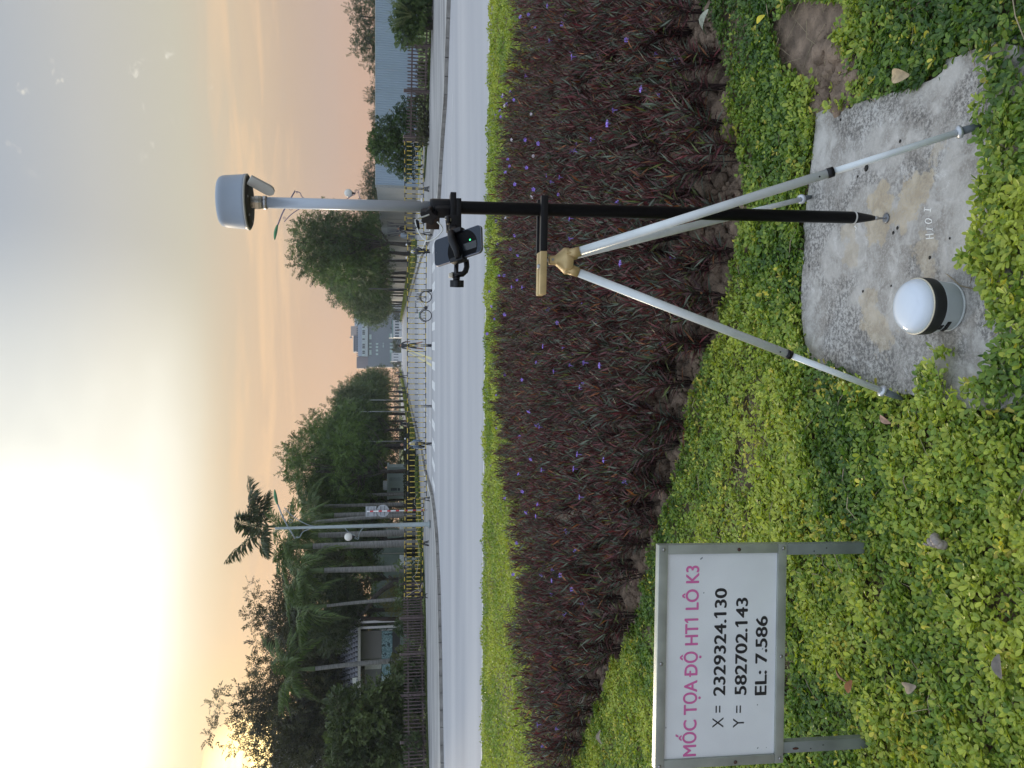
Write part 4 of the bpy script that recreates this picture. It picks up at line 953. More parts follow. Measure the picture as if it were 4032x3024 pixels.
# picket fences
fence_m = pm('brown_fence_paint', (.115,.082,.080), .6, var=.15, scale=6)
pick_me = MB().add([(x, y, z) for x in (-.028, .028) for y in (-.012, .012) for z in (.10, 1.07)] + [(0, -.012, 1.12), (0, .012, 1.12)],
                   [(0,1,3,2), (4,6,7,5), (0,4,5,1), (2,3,7,6), (0,2,6,4), (1,5,8), (3,9,7), (1,8,9,3), (5,7,9,8)]).mesh('picket', fence_m)
post_me = MB().box((0, 0, .625), (.13, .13, 1.25)).mesh('post', fence_m)
cap_me = MB().box((0, 0, 1.262), (.15, .15, .024), taper=(.9, .9)).mesh('post_cap', pm('post_cap_pale', (.30,.25,.23), .5))
def picket_fence(pts, label, n=12, z=-.05, h=1.0):
    root = thing('picket_fence', label, 'fence', (pts[0][0], pts[0][1], z))
    for i, p in enumerate(pts):
        o = obj_of('post', post_me, root, (p[0]-pts[0][0], p[1]-pts[0][1], 0)); o.scale = (1, 1, h); c = obj_of('post_cap', cap_me, o)
        if i+1 < len(pts):
            q = pts[i+1]; a = math.atan2(q[1]-p[1], q[0]-p[0]); L_ = math.hypot(q[0]-p[0], q[1]-p[1]); o.rotation_euler = (0, 0, a)
            for zz in (.20, .88):
                rl = MB().box((L_/2, .022, zz*h), (L_-.132, .03, .075)).build('rail', fence_m, root, loc=(p[0]-pts[0][0], p[1]-pts[0][1], 0)); rl.rotation_euler = (0, 0, a)
            for k in range(n):
                t = (k+.85)/(n+.7); pk = obj_of('picket', pick_me, root, (p[0]+(q[0]-p[0])*t-pts[0][0]+.012*math.sin(a), p[1]+(q[1]-p[1])*t-pts[0][1]-.012*math.cos(a), 0)); pk.rotation_euler = (0, random.uniform(-.012, .012), a); pk.scale = (1, 1, h*random.uniform(.985, 1.015))
A_, B_ = Vector((-22.6, 38.4)), Vector((-11.4, 44.2))
lp = [A_.lerp(B_, k/6) for k in range(7)]
lpx = [G(1690,3095,-.05), G(1684,2918,-.05), G(1680,2734,-.05), G(1677.5,2572.6,-.05), G(1675,2431.5,-.05), G(1671.5,2297,-.05)]
picket_fence([p.xy for p in lpx], 'long brown picket fence along the left pavement, overgrown from behind', 12, h=1.13)
picket_fence([G(1701,-20,-.05).xy, G(1696,180,-.05).xy, G(1690,361.6,-.05).xy, G(1683,541.6,-.05).xy], 'brown picket fence on the right pavement before the blue grey wall', 13)
c0 = G(1681, 560, -.05).xy
picket_fence([c0, (c0.x+1.0, c0.y+2.6), (c0.x+1.9, c0.y+5.2)], 'brown picket fence running back behind the roped barrier', 12)

# street lamps
lamp_m = pm('lamp_pole_grey', (.30,.35,.36), .45, .4, var=.08); lamp_m2 = pm('lamp_pole_mauve', (.25,.20,.27), .5, .2)
green_m = pm('lamp_head_green', (.06,.25,.09), .4, var=.1); globe_m = pm('opal_globe', (.74,.72,.66), .25, var=.05, scale=3)
def street_lamp(base, s, label, mat):
    """s = +1: the long arm reaches to the right"""
    root = thing('street_lamp', label, 'street lamp', base)
    T_ = MB().tube
    MB().tube([(0,0,0), (0,0,.10), (0,0,.12), (0,0,2.0), (0,0,7.35)], [.20, .20, .115, .10, .055], 14).build('pole', mat, root)
    MB().tube([(-.52*s, 0, 6.42), (-.15*s, 0, 6.62), (.0, 0, 6.72), (.6*s, 0, 7.02), (1.2*s, 0, 7.24)], .033, 8).build('arm', mat, root)
    MB().tube(smooth_path([Vector(p) for p in [(.05*s, 0, 5.45), (.10*s, 0, 5.75), (.30*s, 0, 6.15), (.62*s, 0, 6.60), (.98*s, 0, 6.92)]], 3), .022, 6).build('scroll_brace', mat, root)
    MB().tube(smooth_path([Vector(p) for p in [(-.04*s, 0, 5.45), (-.07*s, 0, 5.75), (-.22*s, 0, 6.08), (-.44*s, 0, 6.20), (-.46*s, 0, 6.38)]], 3), .022, 6).build('scroll_brace', mat, root)
    for cx, cz, r in ((-.45, 6.33, .045), (.33, 6.62, .085), (.80, 6.92, .05)):
        MB().tube([(cx*s+r*math.cos(k*math.pi/8), 0, cz+r*math.sin(k*math.pi/8)) for k in range(17)], .012, 5, False).build('ring', mat, root)
    hd = MB(); n = 10; prof = []
    for k in range(n+1):
        t = k/n; prof.append(((1.15+.70*t)*s, .02+.16*math.sin(math.pi*min(1, .12+.9*t))**.7, .02+.095*math.sin(math.pi*min(1, .10+.88*t))**.8))
    V = []; m = 12
    for k, (x, w, h) in enumerate(prof):
        for j in range(m):
            a = 2*math.pi*j/m; V.append((x, w*math.cos(a), 7.22+.13*(k/n)+(h*1.0 if math.sin(a) > 0 else h*.28)*math.sin(a)))
    hd.add(V, [(i*m+j, i*m+(j+1) % m, (i+1)*m+(j+1) % m, (i+1)*m+j) for i in range(n) for j in range(m)], True); hd.build('lamp_head', green_m, root)
    g = -s
    MB().tube(smooth_path([Vector(p) for p in [(.05*g, 0, 4.12), (.22*g, 0, 3.98), (.36*g, 0, 3.80), (.46*g, 0, 3.62), (.62*g, 0, 3.62)]], 3), .022, 6).build('scroll_brace', mat, root)
    MB().tube(smooth_path([Vector(p) for p in [(.05*g, 0, 3.18), (.16*g, 0, 3.30), (.36*g, 0, 3.42), (.60*g, 0, 3.44)]], 3), .020, 6).build('scroll_brace', mat, root)
    MB().tube([(.60*g+.045*math.cos(k*math.pi/8), 0, 3.50+.045*math.sin(k*math.pi/8)) for k in range(17)], .012, 5, False).build('ring', mat, root)
    MB().tube([(.50*g, 0, 3.60), (.50*g, 0, 3.72), (.50*g, 0, 3.75)], [.03, .05, .10], 10).build('globe_holder', pm('holder_dark', (.06,.05,.05), .5), root)
    MB().ball((.50*g, 0, 3.93), .195, 20, 14).build('globe', globe_m, root)
lb = G(1695, 2064, WALK); street_lamp(lb, 1, 'grey street lamp at the left kerb, its white globe on the left', lamp_m)
l2 = P(1697, 812, lb.y); l2.z = WALK; street_lamp(l2, -1, 'mauve grey street lamp mostly hidden behind the survey pole', lamp_m2)
# traffic sign seen from behind
sb = G(1681, 2008, WALK); ts = thing('traffic_sign', 'traffic sign seen from the back, square plate over round plate on red and white post', 'traffic sign', sb)
ts_m = stripes_mat('sign_post_paint', (.75,.76,.76), (.55,.04,.05), 2, .46, .60, .35)
MB().tube([(0,0,0), (0,0,3.22)], .038, 12).build('post', ts_m, ts)
plate_m = pm('plate_back_grey', (.42,.45,.48), .5, .2)
MB().tube([(0, .055, 2.37), (0, .065, 2.37)], .335, 32, smooth=False).build('round_plate', plate_m, ts)
MB().box((-.01, .06, 3.0), (.55, .01, .57)).build('square_plate', plate_m, ts)
for z in (2.28, 2.48, 2.84, 3.16): MB().box((0, .046, z), (.50, .014, .025)).build('mounting_strip', pm('strip_dark', (.12,.12,.13), .5, .4), ts)

# ------------------------------------------------------------------ people
SKIN = pm('skin', (.36,.20,.13), .6, var=.05); HAIR = pm('hair_black', (.02,.017,.016), .5)
def person(pos, face, h, label, top, bottom, shoe=(.03,.03,.03), pose='stand', sleeve=.5, shorts=False, hair=True, helmet=None, lean=0.0, group=None, arms=(8, 8), extra=None):
    J = {}; s = h/1.7
    def j(n, x, y, z, r): J[n] = (Vector((x, y, z))*s, r*s)
    j('pelvis', 0, 0, .93, .118); j('waist', 0, .01, 1.08, .105); j('chest', 0, .01, 1.28, .130); j('neck0', 0, 0, 1.43, .075); j('neck', 0, .01, 1.49, .052); j('head', 0, .03, 1.575, .082); j('crown', 0, .02, 1.655, .070)
    st = {'stand': (0, 0), 'walk': (.20, -.20), 'step': (.11, -.10), 'ride': (.0, .0)}[pose]
    for sd, k, off in (('L', -1, st[0]), ('R', 1, st[1])):
        if pose == 'ride':
            j('hip'+sd, .085*k, 0, .90, .095); j('knee'+sd, .20*k, .36, .82, .062); j('ank'+sd, .19*k, .28, .36, .042); j('toe'+sd, .19*k, .42, .30, .034)
        else:
            j('hip'+sd, .085*k, 0, .88, .095); j('knee'+sd, .095*k, off*.62+.02, .50, .062); j('ank'+sd, .10*k, off*1.25-(.05 if off < 0 else 0), .085+(.05 if off < 0 else 0), .042); j('toe'+sd, .115*k, off*1.25+.13-(.05 if off < 0 else 0), .035, .034)
        a = R(arms[0] if k < 0 else arms[1]); sw = -off*.9
        j('sh'+sd, .165*k, 0, 1.395, .062)
        if pose == 'ride': j('elb'+sd, .25*k, .20, 1.16, .042); j('wr'+sd, .22*k, .42, 1.10, .030); j('hand'+sd, .20*k, .48, 1.09, .034)
        else: j('elb'+sd, (.175+.26*math.sin(a))*k, sw*.5-.01, 1.395-.27*math.cos(a), .042); j('wr'+sd, (.18+.42*math.sin(a))*k, sw+.05, 1.395-.50*math.cos(a), .030); j('hand'+sd, (.18+.47*math.sin(a))*k, sw+.07, 1.395-.58*math.cos(a), .034)
    E = [('pelvis','waist','top'),('waist','chest','top'),('chest','neck0','top'),('neck0','neck','skin'),('neck','head','skin'),('head','crown','hair' if hair else 'skin')]
    for sd in 'LR':
        E += [('pelvis','hip'+sd,'bot'),('hip'+sd,'knee'+sd,'bot'),('knee'+sd,'ank'+sd,'skin' if shorts else 'bot'),('ank'+sd,'toe'+sd,'shoe'),('neck0','sh'+sd,'top'),('sh'+sd,'elb'+sd,'top'),('elb'+sd,'wr'+sd,'skin' if sleeve < 1 else 'top'),('wr'+sd,'hand'+sd,'skin')]
    names = list(J); idx = {n: i for i, n in enumerate(names)}
    me = bpy.data.meshes.new('person'); me.from_pydata([J[n][0] for n in names], [(idx[a], idx[b]) for a, b, _ in E], [])
    o = bpy.data.objects.new('person', me); COL.objects.link(o)
    sk = o.modifiers.new('skin', 'SKIN'); sk.use_smooth_shade = True
    for n in names: r = J[n][1]; me.skin_vertices[0].data[idx[n]].radius = (r, r*(.78 if n in ('chest', 'waist', 'pelvis') else 1)); 
    me.skin_vertices[0].data[idx['pelvis']].use_root = True
    ss = o.modifiers.new('sub', 'SUBSURF'); ss.levels = 1; ss.render_levels = 1
    dg = bpy.context.evaluated_depsgraph_get(); dg.update(); m2 = bpy.data.meshes.new_from_object(o.evaluated_get(dg)); m2.name = 'person'
    bpy.data.objects.remove(o)
    key = lambda c: '_'.join(str(int(x*100)) for x in c)
    m2.materials.clear()
    for mt in (pm('cloth_'+key(top), top, .8, var=.12, scale=18), pm('cloth_'+key(bottom), bottom, .8, var=.12, scale=18), SKIN, HAIR, pm('shoe_'+key(shoe), shoe, .6)): m2.materials.append(mt)
    ci = {'top': 0, 'bot': 1, 'skin': 2, 'hair': 3, 'shoe': 4}
    segs = [(J[a][0], J[b][0], ci[c]) for a, b, c in E]
    for p in m2.polygons:
        c = p.center; best = 1e9; bi = 0
        for a, b, k in segs:
            ab = b-a; t = max(0, min(1, (c-a).dot(ab)/ab.length_squared)); dd = (a+ab*t-c).length
            if dd < best: best, bi = dd, k
        if hair and c.z > 1.545*s and abs(c.x) < .13*s: bi = 3 if (c.y < .035*s+max(0, (c.z-1.62*s))*1.6 or c.z > 1.655*s) else 2
        if c.z < .10*s: bi = 4
        p.material_index = bi; p.use_smooth = True
    if lean: m2.transform(Matrix.Rotation(lean, 4, 'X'))
    o = bpy.data.objects.new('person', m2); COL.objects.link(o); o.location = pos; o.rotation_euler = (0, 0, face); tag(o, label, 'person', group)
    hm = MB(); hc = J['head'][0]
    MB().ball(hc+Vector((0, .088*s, -.005)), .016*s, 8, 6).ball(hc+Vector((-.085*s, .0, 0)), .02*s, 6, 5).ball(hc+Vector((.085*s, .0, 0)), .02*s, 6, 5).build('face', SKIN, o)
    MB().ball(hc+Vector((-.03*s, .081*s, .018*s)), .009*s, 6, 5).ball(hc+Vector((.03*s, .081*s, .018*s)), .009*s, 6, 5).build('eyes', HAIR, o)
    if helmet: MB().ball(hc+Vector((0, -.005, .045*s)), .125*s, 14, 10, (1, 1.1, .95)).build('helmet', pm('helmet_'+key(helmet), helmet, .3, coat=.4), o)
    return o
def gp(x, y, z=ROAD): return G(x, y, z)
T0 = 'person '
person(gp(1672, 1361), R(25), 1.72, 'person in dark grey t-shirt and shorts walking on the road centre', (.055,.06,.065), (.05,.055,.06), (.62,.62,.60), 'walk', shorts=True, arms=(20, 30))
person(gp(1606, 1483), R(200), 1.72, 'person in dark jacket and trousers beside the left verge, nearest of the left walkers', (.035,.04,.05), (.06,.06,.065), pose='walk')
person(gp(1607, 1545), R(190), 1.66, 'person in dark blue shirt walking at the left verge', (.03,.045,.09), (.03,.035,.05), pose='step')
person(gp(1604, 1528), R(185), 1.68, 'person in yellow green top walking beside the one in dark blue', (.32,.38,.20), (.04,.07,.11), pose='walk')
person(gp(1585, 1425), R(170), 1.66, 'distant person all in dark clothes just left of the road centre', (.06,.06,.07), (.04,.04,.05), pose='step')
person(gp(1586, 1440), R(0), 1.72, 'distant person in white shirt and dark trousers left of the road centre', (.72,.74,.78), (.04,.045,.05), pose='stand')
person(gp(1591, 1467), R(180), 1.66, 'person in dark clothes wearing a white helmet at the left verge', (.08,.08,.09), (.05,.05,.06), helmet=(.8,.8,.82), pose='step')
person(gp(1642, 1668), R(200), 1.66, 'person in loose black top walking behind the barrier in the left lane', (.02,.02,.024), (.10,.09,.08), pose='walk', arms=(18, 18))
person(gp(1641, 903), R(170), 1.74, 'person in black suit with pale shirt walking right of the thick tree trunk', (.02,.022,.03), (.022,.024,.034), pose='step', sleeve=1)
person(gp(1641, 929), R(170), 1.62, 'person in light blue shirt and jeans walking beside the one in black', (.36,.43,.50), (.13,.18,.26), pose='step', sleeve=1)
person(gp(1587, 1263), R(150), 1.68, 'distant person in grey green clothes at the right road edge', (.16,.22,.22), (.07,.09,.10), pose='step')
person(gp(1583, 1299), R(180), 1.62, 'distant person in dark clothes beside a white scooter right of the road centre', (.10,.09,.09), (.04,.04,.05), pose='walk')
person(gp(1573, 1353), R(180), 1.7, 'tiny far person at the end of the road, right of the walking man', (.08,.08,.09), (.06,.06,.07))
person(gp(1574, 1406), R(180), 1.7, 'tiny far person at the end of the road, left of the walking man', (.12,.10,.10), (.06,.06,.07))
# ------------------------------------------------------------------ bicycle
bkc = (gp(1701, 1170)+gp(1700, 1242))/2; bk = thing('bicycle', 'city bicycle with basket and green rear rack parked behind the barrier', 'bicycle', (bkc.x, bkc.y-.0, ROAD), R(4))
tyre = pm('tyre_black', (.015,.015,.016), .7); fr_m = pm('bicycle_frame_pale', (.50,.47,.38), .35, .4); dk = pm('bicycle_dark', (.03,.03,.033), .4)
wr = .30; wx = .475
def ring(mb, c, r, t, n=36):
    return mb.tube([(c[0]+r*math.cos(2*math.pi*k/n), c[1], c[2]+r*math.sin(2*math.pi*k/n)) for k in range(n+1)], t, 6, False)
for sgn in (1, -1):
    w = ring(MB(), (wx*sgn, 0, wr), wr-.018, .019).build('wheel', tyre, bk)
    ring(MB(), (wx*sgn, 0, wr), wr-.045, .009).build('rim', steel, w)
    sp = MB()
    for k in range(14):
        a = 2*math.pi*k/14; sp.tube([(wx*sgn, 0, wr), (wx*sgn+(wr-.045)*math.cos(a), 0, wr+(wr-.045)*math.sin(a))], .0025, 4, False)
    sp.build('spokes', steel, w)
fr = MB()
head = Vector((.33, 0, .66)); seat = Vector((-.20, 0, .62)); bb = Vector((-.08, 0, .30)); rear = Vector((-wx, 0, wr)); front = Vector((wx, 0, wr))
fr.tube([head+Vector((.02,0,-.06)), Vector((.10,0,.40)), bb], .017, 8); fr.tube([head+Vector((0,0,.0)), Vector((.06,0,.50)), Vector((-.14,0,.44))], .012, 8)
fr.tube([seat+Vector((-.03,0,.08)), bb], .015, 8); fr.tube([bb, rear], .010, 6); fr.tube([seat+Vector((0,0,-.08)), rear], .009, 6); fr.tube([head+Vector((-.04,0,.14)), head+Vector((.03,0,-.10)), front], .014, 8)
fr.build('frame', fr_m, bk)
MB().tube(smooth_path([Vector(p) for p in [(.10, -.27, .83), (.22, -.24, .90), (.28, 0, .86), (.22, .24, .90), (.10, .27, .83)]], 4), .011, 6).build('handlebar', steel, bk)
MB().tube([(.10, -.27, .83), (.00, -.28, .80)], .016, 8).tube([(.10, .27, .83), (.00, .28, .80)], .016, 8).build('grip', dk, bk)
MB().ball((.33, 0, .80), .04, 10, 8).build('headlight', pm('lamp_white', (.8,.8,.8), .3), bk)
MB().box((-.25, 0, .745), (.25, .13, .05), taper=(.8, .6)).build('saddle', dk, bk, bevel=.015)
MB().tube([(-.235, 0, .73), (-.20, 0, .60)], .012, 8).build('seat_post', steel, bk)
bsk = MB()
for z in (.52, .60, .68, .76):
    w = .13+.03*(z-.52)/.24; bsk.tube([(.36-.0, -w, z), (.36+.26, -w, z), (.36+.26, w, z), (.36, w, z), (.36, -w, z)], .005, 4, False)
for k in range(6):
    xx = .36+.26*k/5; bsk.tube([(xx, -.16, .76), (xx, -.13, .52), (xx, .13, .52), (xx, .16, .76)], .004, 4, False)
for k in range(5):
    yy = -.12+.24*k/4; bsk.tube([(.36, yy, .76), (.36, yy, .52), (.62, yy, .52), (.62, yy, .76)], .004, 4, False)
bsk.build('basket', pm('basket_wire', (.16,.16,.15), .4, .5), bk)
MB().box((-.46, 0, .635), (.30, .12, .02)).build('rear_rack', pm('rack_green', (.09,.28,.17), .5), bk)
MB().tube([(-.50, .05, .63), (-.47, .03, .33)], .006, 6).tube([(-.50, -.05, .63), (-.47, -.03, .33)], .006, 6).build('rack_stay', steel, bk)
a0 = [(-wx+(wr+.03)*math.cos(R(t)), 0, wr+(wr+.03)*math.sin(R(t))) for t in range(20, 190, 15)]; MB().tube(a0, .017, 6).build('mudguard', dk, bk)
a0 = [(wx+(wr+.03)*math.cos(R(t)), 0, wr+(wr+.03)*math.sin(R(t))) for t in range(20, 160, 15)]; MB().tube(a0, .015, 6).build('mudguard', dk, bk)
MB().tube([(-.08, -.03, .30), (-.08, .03, .30)], .09, 18).build('chain_wheel', dk, bk)
MB().tube([(-.08, .05, .30), (.03, .05, .20)], .010, 6).tube([(-.08, -.05, .30), (-.19, -.05, .40)], .010, 6).build('crank', dk, bk)
MB().box((.04, .10, .19), (.09, .09, .02)).box((-.20, -.10, .40), (.09, .09, .02)).build('pedal', dk, bk)
# ------------------------------------------------------------------ scooters
def scooter(pos, rz, label, body, rider=None):
    t = thing('scooter', label, 'scooter', pos, rz); k = '_'.join(str(int(x*100)) for x in body)
    bm_ = pm('scooter_'+k, body, .25, coat=.5); d_ = pm('scooter_dark', (.02,.02,.022), .4)
    for sgn, x in ((1, .60), (-1, -.60)):
        MB().tube([(0, x+.27*math.cos(2*math.pi*q/24), .31+.27*math.sin(2*math.pi*q/24)) for q in range(25)], .045, 7, False).build('wheel', tyre, t)
        MB().tube([(-.03, x, .31), (.03, x, .31)], .17, 16).build('wheel_disc', steel, t)
    MB().tube([(0, .42, .50), (0, .50, .75), (0, .44, .95)], [.15, .17, .10], 10).build('front_shield', bm_, t)
    MB().box((0, .08, .32), (.28, .50, .12)).build('floorboard', d_, t, bevel=.03)
    MB().tube([(0, -.05, .50), (0, -.35, .60), (0, -.72, .72)], [.14, .18, .07], 12).build('rear_body', bm_, t)
    MB().box((0, -.34, .80), (.28, .72, .10)).build('seat', d_, t, bevel=.04)
    MB().tube([(-.34, .34, 1.02), (-.12, .42, 1.02), (0, .44, 1.0), (.12, .42, 1.02), (.34, .34, 1.02)], .020, 7).build('handlebar', d_, t)
    MB().ball((0, .52, .93), .09, 12, 8).build('headlight', pm('headlight_glass', (.75,.78,.8), .1), t)
    MB().tube([(-.04, .47, .80), (-.05, .60, .33)], .025, 6).tube([(.04, .47, .80), (.05, .60, .33)], .025, 6).build('fork', steel, t)
    MB().box((0, .66, .58), (.13, .22, .05)).build('front_mudguard', bm_, t, bevel=.02)
    for s2 in (-1, 1):
        m_ = MB().tube([(.26*s2, .38, 1.03), (.33*s2, .36, 1.20)], .008, 5).build('mirror_stalk', d_, t); MB().ball((.34*s2, .37, 1.24), .062, 10, 7, (1, .35, .75)).build('mirror', pm('mirror_bright', (.85,.86,.88), .15, .6), m_)
    MB().box((0, -.80, .60), (.20, .012, .15)).build('number_plate', pm('plate_white', (.75,.76,.76), .4), t)
    return t
sc1 = scooter(gp(1692, 989), R(165), 'dark scooter with bright mirrors standing at the right kerb behind the barriers', (.03,.035,.04))
p2 = gp(1674, 1752); scooter(p2, R(195), 'black and white scooter carrying a rider just behind the left barrier', (.30,.33,.34))
rp = person(p2+Vector((0, .30, -.12)), R(195), 1.70, 'person in dark shirt and blue jeans sitting on the black and white scooter', (.025,.028,.035), (.16,.25,.36), pose='ride')
p3 = gp(1576, 1283); scooter(p3, R(185), 'distant white scooter with rider at the right side of the road', (.75,.77,.80))
person(p3+Vector((0, .30, -.12)), R(185), 1.65, 'distant rider in white on the white scooter at the right', (.70,.72,.75), (.10,.10,.11), pose='ride', helmet=(.8,.8,.8))
# ================================================================== TREES, PALMS, SHRUBS, WALLS AND BUILDINGS
tree_leaf = leaf_mat('tree_leaf', .5, .25); bark = pm('bark_dark', (.075,.065,.055), .9, var=.3, scale=6, bump=.5, bscale=12); bark_g = pm('bark_grey', (.17,.17,.165), .9, var=.3, scale=4, bump=.5, bscale=10, col2=(.09,.09,.085))
SPR = [spray_template(10, s) for s in (1, 2, 3)]
SPR_ROUND = [spray_template(8, s, .9, .34, .34) for s in (4, 5)]
def crown_mesh(blobs, n, c0, c1, seed, size=.55, spr=SPR, droop=.25, surf=.55):
    r = np.random.default_rng(seed); B = np.array([[*b[0], b[1]] for b in blobs]); w = B[:, 3]**2; w /= w.sum(); k = r.choice(len(B), n, p=w)
    d = r.normal(0, 1, (n, 3)); d[:, 2] = d[:, 2]*.85+.15; d /= np.linalg.norm(d, axis=1, keepdims=True)
    rad = B[k, 3]*(surf+(1.08-surf)*r.random(n)**.6); pos = B[k, :3]+d*rad[:, None]*np.array([1, 1, .8])
    dr = d*.9+r.normal(0, .45, (n, 3)); dr[:, 2] -= droop*.6; up = d+r.normal(0, .35, (n, 3))+np.array([0, 0, .5])
    bc = r.random(len(B)); t = np.clip(bc[k]*.75+r.normal(.12, .17, n), 0, 1)[:, None]; col = np.array(c0)*(1-t)+np.array(c1)*t
    V, Fc, C = [], [], []; off = 0
    pick = r.integers(0, len(spr), n); fr_ = frames(dr, up); sc = size*r.uniform(.7, 1.25, n)
    for q in range(len(spr)):
        m = pick == q; tv = np.array(spr[q][0]); tf = np.array(spr[q][1]); nn = m.sum()
        vv = (np.einsum('nij,nkj->nki', fr_[m], tv[None]*sc[m][:, None, None])+pos[m][:, None]).reshape(-1, 3)
        ff = (tf[None]+(np.arange(nn)*len(tv))[:, None, None]).reshape(-1, 3)+off; cc = np.repeat(col[m], len(tv), 0); cc = cc*r.uniform(.82, 1.2, (len(cc)//4, 1)).repeat(4, 0)[:len(cc)]
        V.append(vv); Fc.append(ff); C.append(cc); off += len(vv)
    return raw_mesh('crown', np.concatenate(V), np.concatenate(Fc), np.concatenate(C), tree_leaf)
def make_blobs(H, th, Rr, n, seed, br=(.9, 1.7), shape=1.0, shift=(0, 0), extra=True):
    r = random.Random(seed); out = []; cz = (H+th)/2; rz = (H-th)/2
    for i in range(n):
        while True:
            p = Vector((r.uniform(-1, 1), r.uniform(-1, 1), r.uniform(-1, 1)))
            if p.length < 1 and p.length > .35: break
        w = r.uniform(*br); k = 1-.35*max(0, p.z)*shape
        out.append(((p.x*(Rr-w*.5)*k+shift[0], p.y*(Rr-w*.5)*k+shift[1], cz+p.z*(rz-w*.55)), w))
    for i in range(max(3, n//5) if extra else 0):
        a = r.uniform(0, 6.28); e = r.uniform(-.2, 1.3); k = r.uniform(.98, 1.12); out.append(((math.cos(a)*math.cos(e)*Rr*k+shift[0], math.sin(a)*math.cos(e)*Rr*k+shift[1], cz+math.sin(e)*rz*k), r.uniform(.4, .75)))
    return out
def trunk_mesh(H, th, tr, blobs, seed, mat, lean=(0, 0)):
    r = random.Random(seed); mb = MB(); top = Vector((lean[0], lean[1], th+(H-th)*.35))
    p = [Vector((0, 0, -.1)), Vector((lean[0]*.2+r.uniform(-.05, .05), lean[1]*.2, th*.4)), Vector((lean[0]*.6+r.uniform(-.08, .08), lean[1]*.6, th)), top, top+Vector((r.uniform(-.3, .3), r.uniform(-.3, .3), (H-th)*.35))]
    mb.tube(smooth_path(p, 3), [tr*1.25]+[tr*(1-.75*i/12) for i in range(12)], 9)
    for i, b in enumerate(blobs):
        if i % 2 == 0:
            s = Vector((lean[0]*.6, lean[1]*.6, th*.95)).lerp(top, r.random()); e = Vector(b[0]); m = (s+e)/2+Vector((0, 0, -.12*(e-s).length)); mb.tube([s, m, e], [tr*.38, tr*.24, tr*.07], 5, False)
    return mb.mesh('trunk', mat)
TC = {}
def tree(name, label, base, key, rz=0, sc=1.0, group=None, cat='tree', szz=1.0):
    cm_, tm_ = TC[key]; o = thing(name, label, cat, base, rz, group); o.scale = (sc, sc, sc*szz)
    if tm_: obj_of('trunk', tm_, o)
    obj_of('crown', cm_, o); return o
G0, G1 = (.020,.034,.012), (.085,.130,.035)
def new_tree(key, H, th, Rr, tr, nb, n, seed, c0=G0, c1=G1, size=.6, mat=bark, br=(.9, 1.7), **k):
    b = make_blobs(H, th, Rr, nb, seed, br, **{q: v for q, v in k.items() if q in ('shape', 'shift', 'extra')})
    TC[key] = (crown_mesh(b, n, c0, c1, seed, size, **{q: v for q, v in k.items() if q in ('spr', 'droop', 'surf')}), trunk_mesh(H, th, tr, b, seed, mat, k.get('lean', (0, 0))))
new_tree('big_a', 11.6, 2.3, 3.9, .24, 42, 3700, 1, (.022,.042,.014), (.105,.170,.045), .72, br=(.8, 1.3), extra=False)
new_tree('row_b', 9.6, 2.4, 3.3, .17, 24, 2600, 2, (.035,.055,.020), (.12,.17,.05), .8)
new_tree('row_c', 9.2, 2.4, 3.2, .17, 22, 2600, 3, (.030,.052,.020), (.13,.17,.06), .8, droop=.6)
new_tree('left_d', 11.4, 2.6, 4.5, .22, 46, 3800, 4, (.022,.044,.013), (.125,.200,.045), .72, br=(.7, 1.3))
new_tree('left_e', 10.4, 2.4, 3.8, .20, 36, 3300, 5, (.020,.038,.012), (.095,.150,.036), .72, br=(.7, 1.4))
new_tree('loose_f', 11.5, 3.0, 4.6, .20, 42, 4300, 6, (.022,.024,.012), (.075,.080,.028), .7, br=(.8, 1.4), surf=.2)
new_tree('far_g', 6.0, 1.2, 3.2, .15, 16, 1100, 7, (.038,.055,.028), (.10,.13,.055), .7, br=(.6, 1.1), surf=.3)
# right hand row, from the near thick trunk back along the road
def on_row(off, Y): return Vector((off+SL*Y, Y, WALK))
tree('street_tree', 'leafy dark green street tree, nearest of the right hand row, beside the survey pole', on_row(9.05, 70), 'big_a', .4, 1.0)
rlab = ['leafy tree second from the front in the right hand row', 'leafy tree third from the front in the right hand row']
Ys = [77.5, 87, 96, 106, 116, 126, 137, 149, 162, 176, 192, 210]
for i, Y in enumerate(Ys):
    lab = rlab[i] if i < 2 else 'street tree of the dense right hand row receding toward the far building'
    tree('street_tree', lab, on_row(9.1+.3*math.sin(i*2.1), Y), ('big_a', 'row_b', 'row_c')[(i+1) % 3] if i > 0 else 'big_a', i*1.7, (.98 if i < 3 else 1.12)*(1+.05*math.sin(i*3)), None if i < 2 else 'street trees farther back on the right of the road')
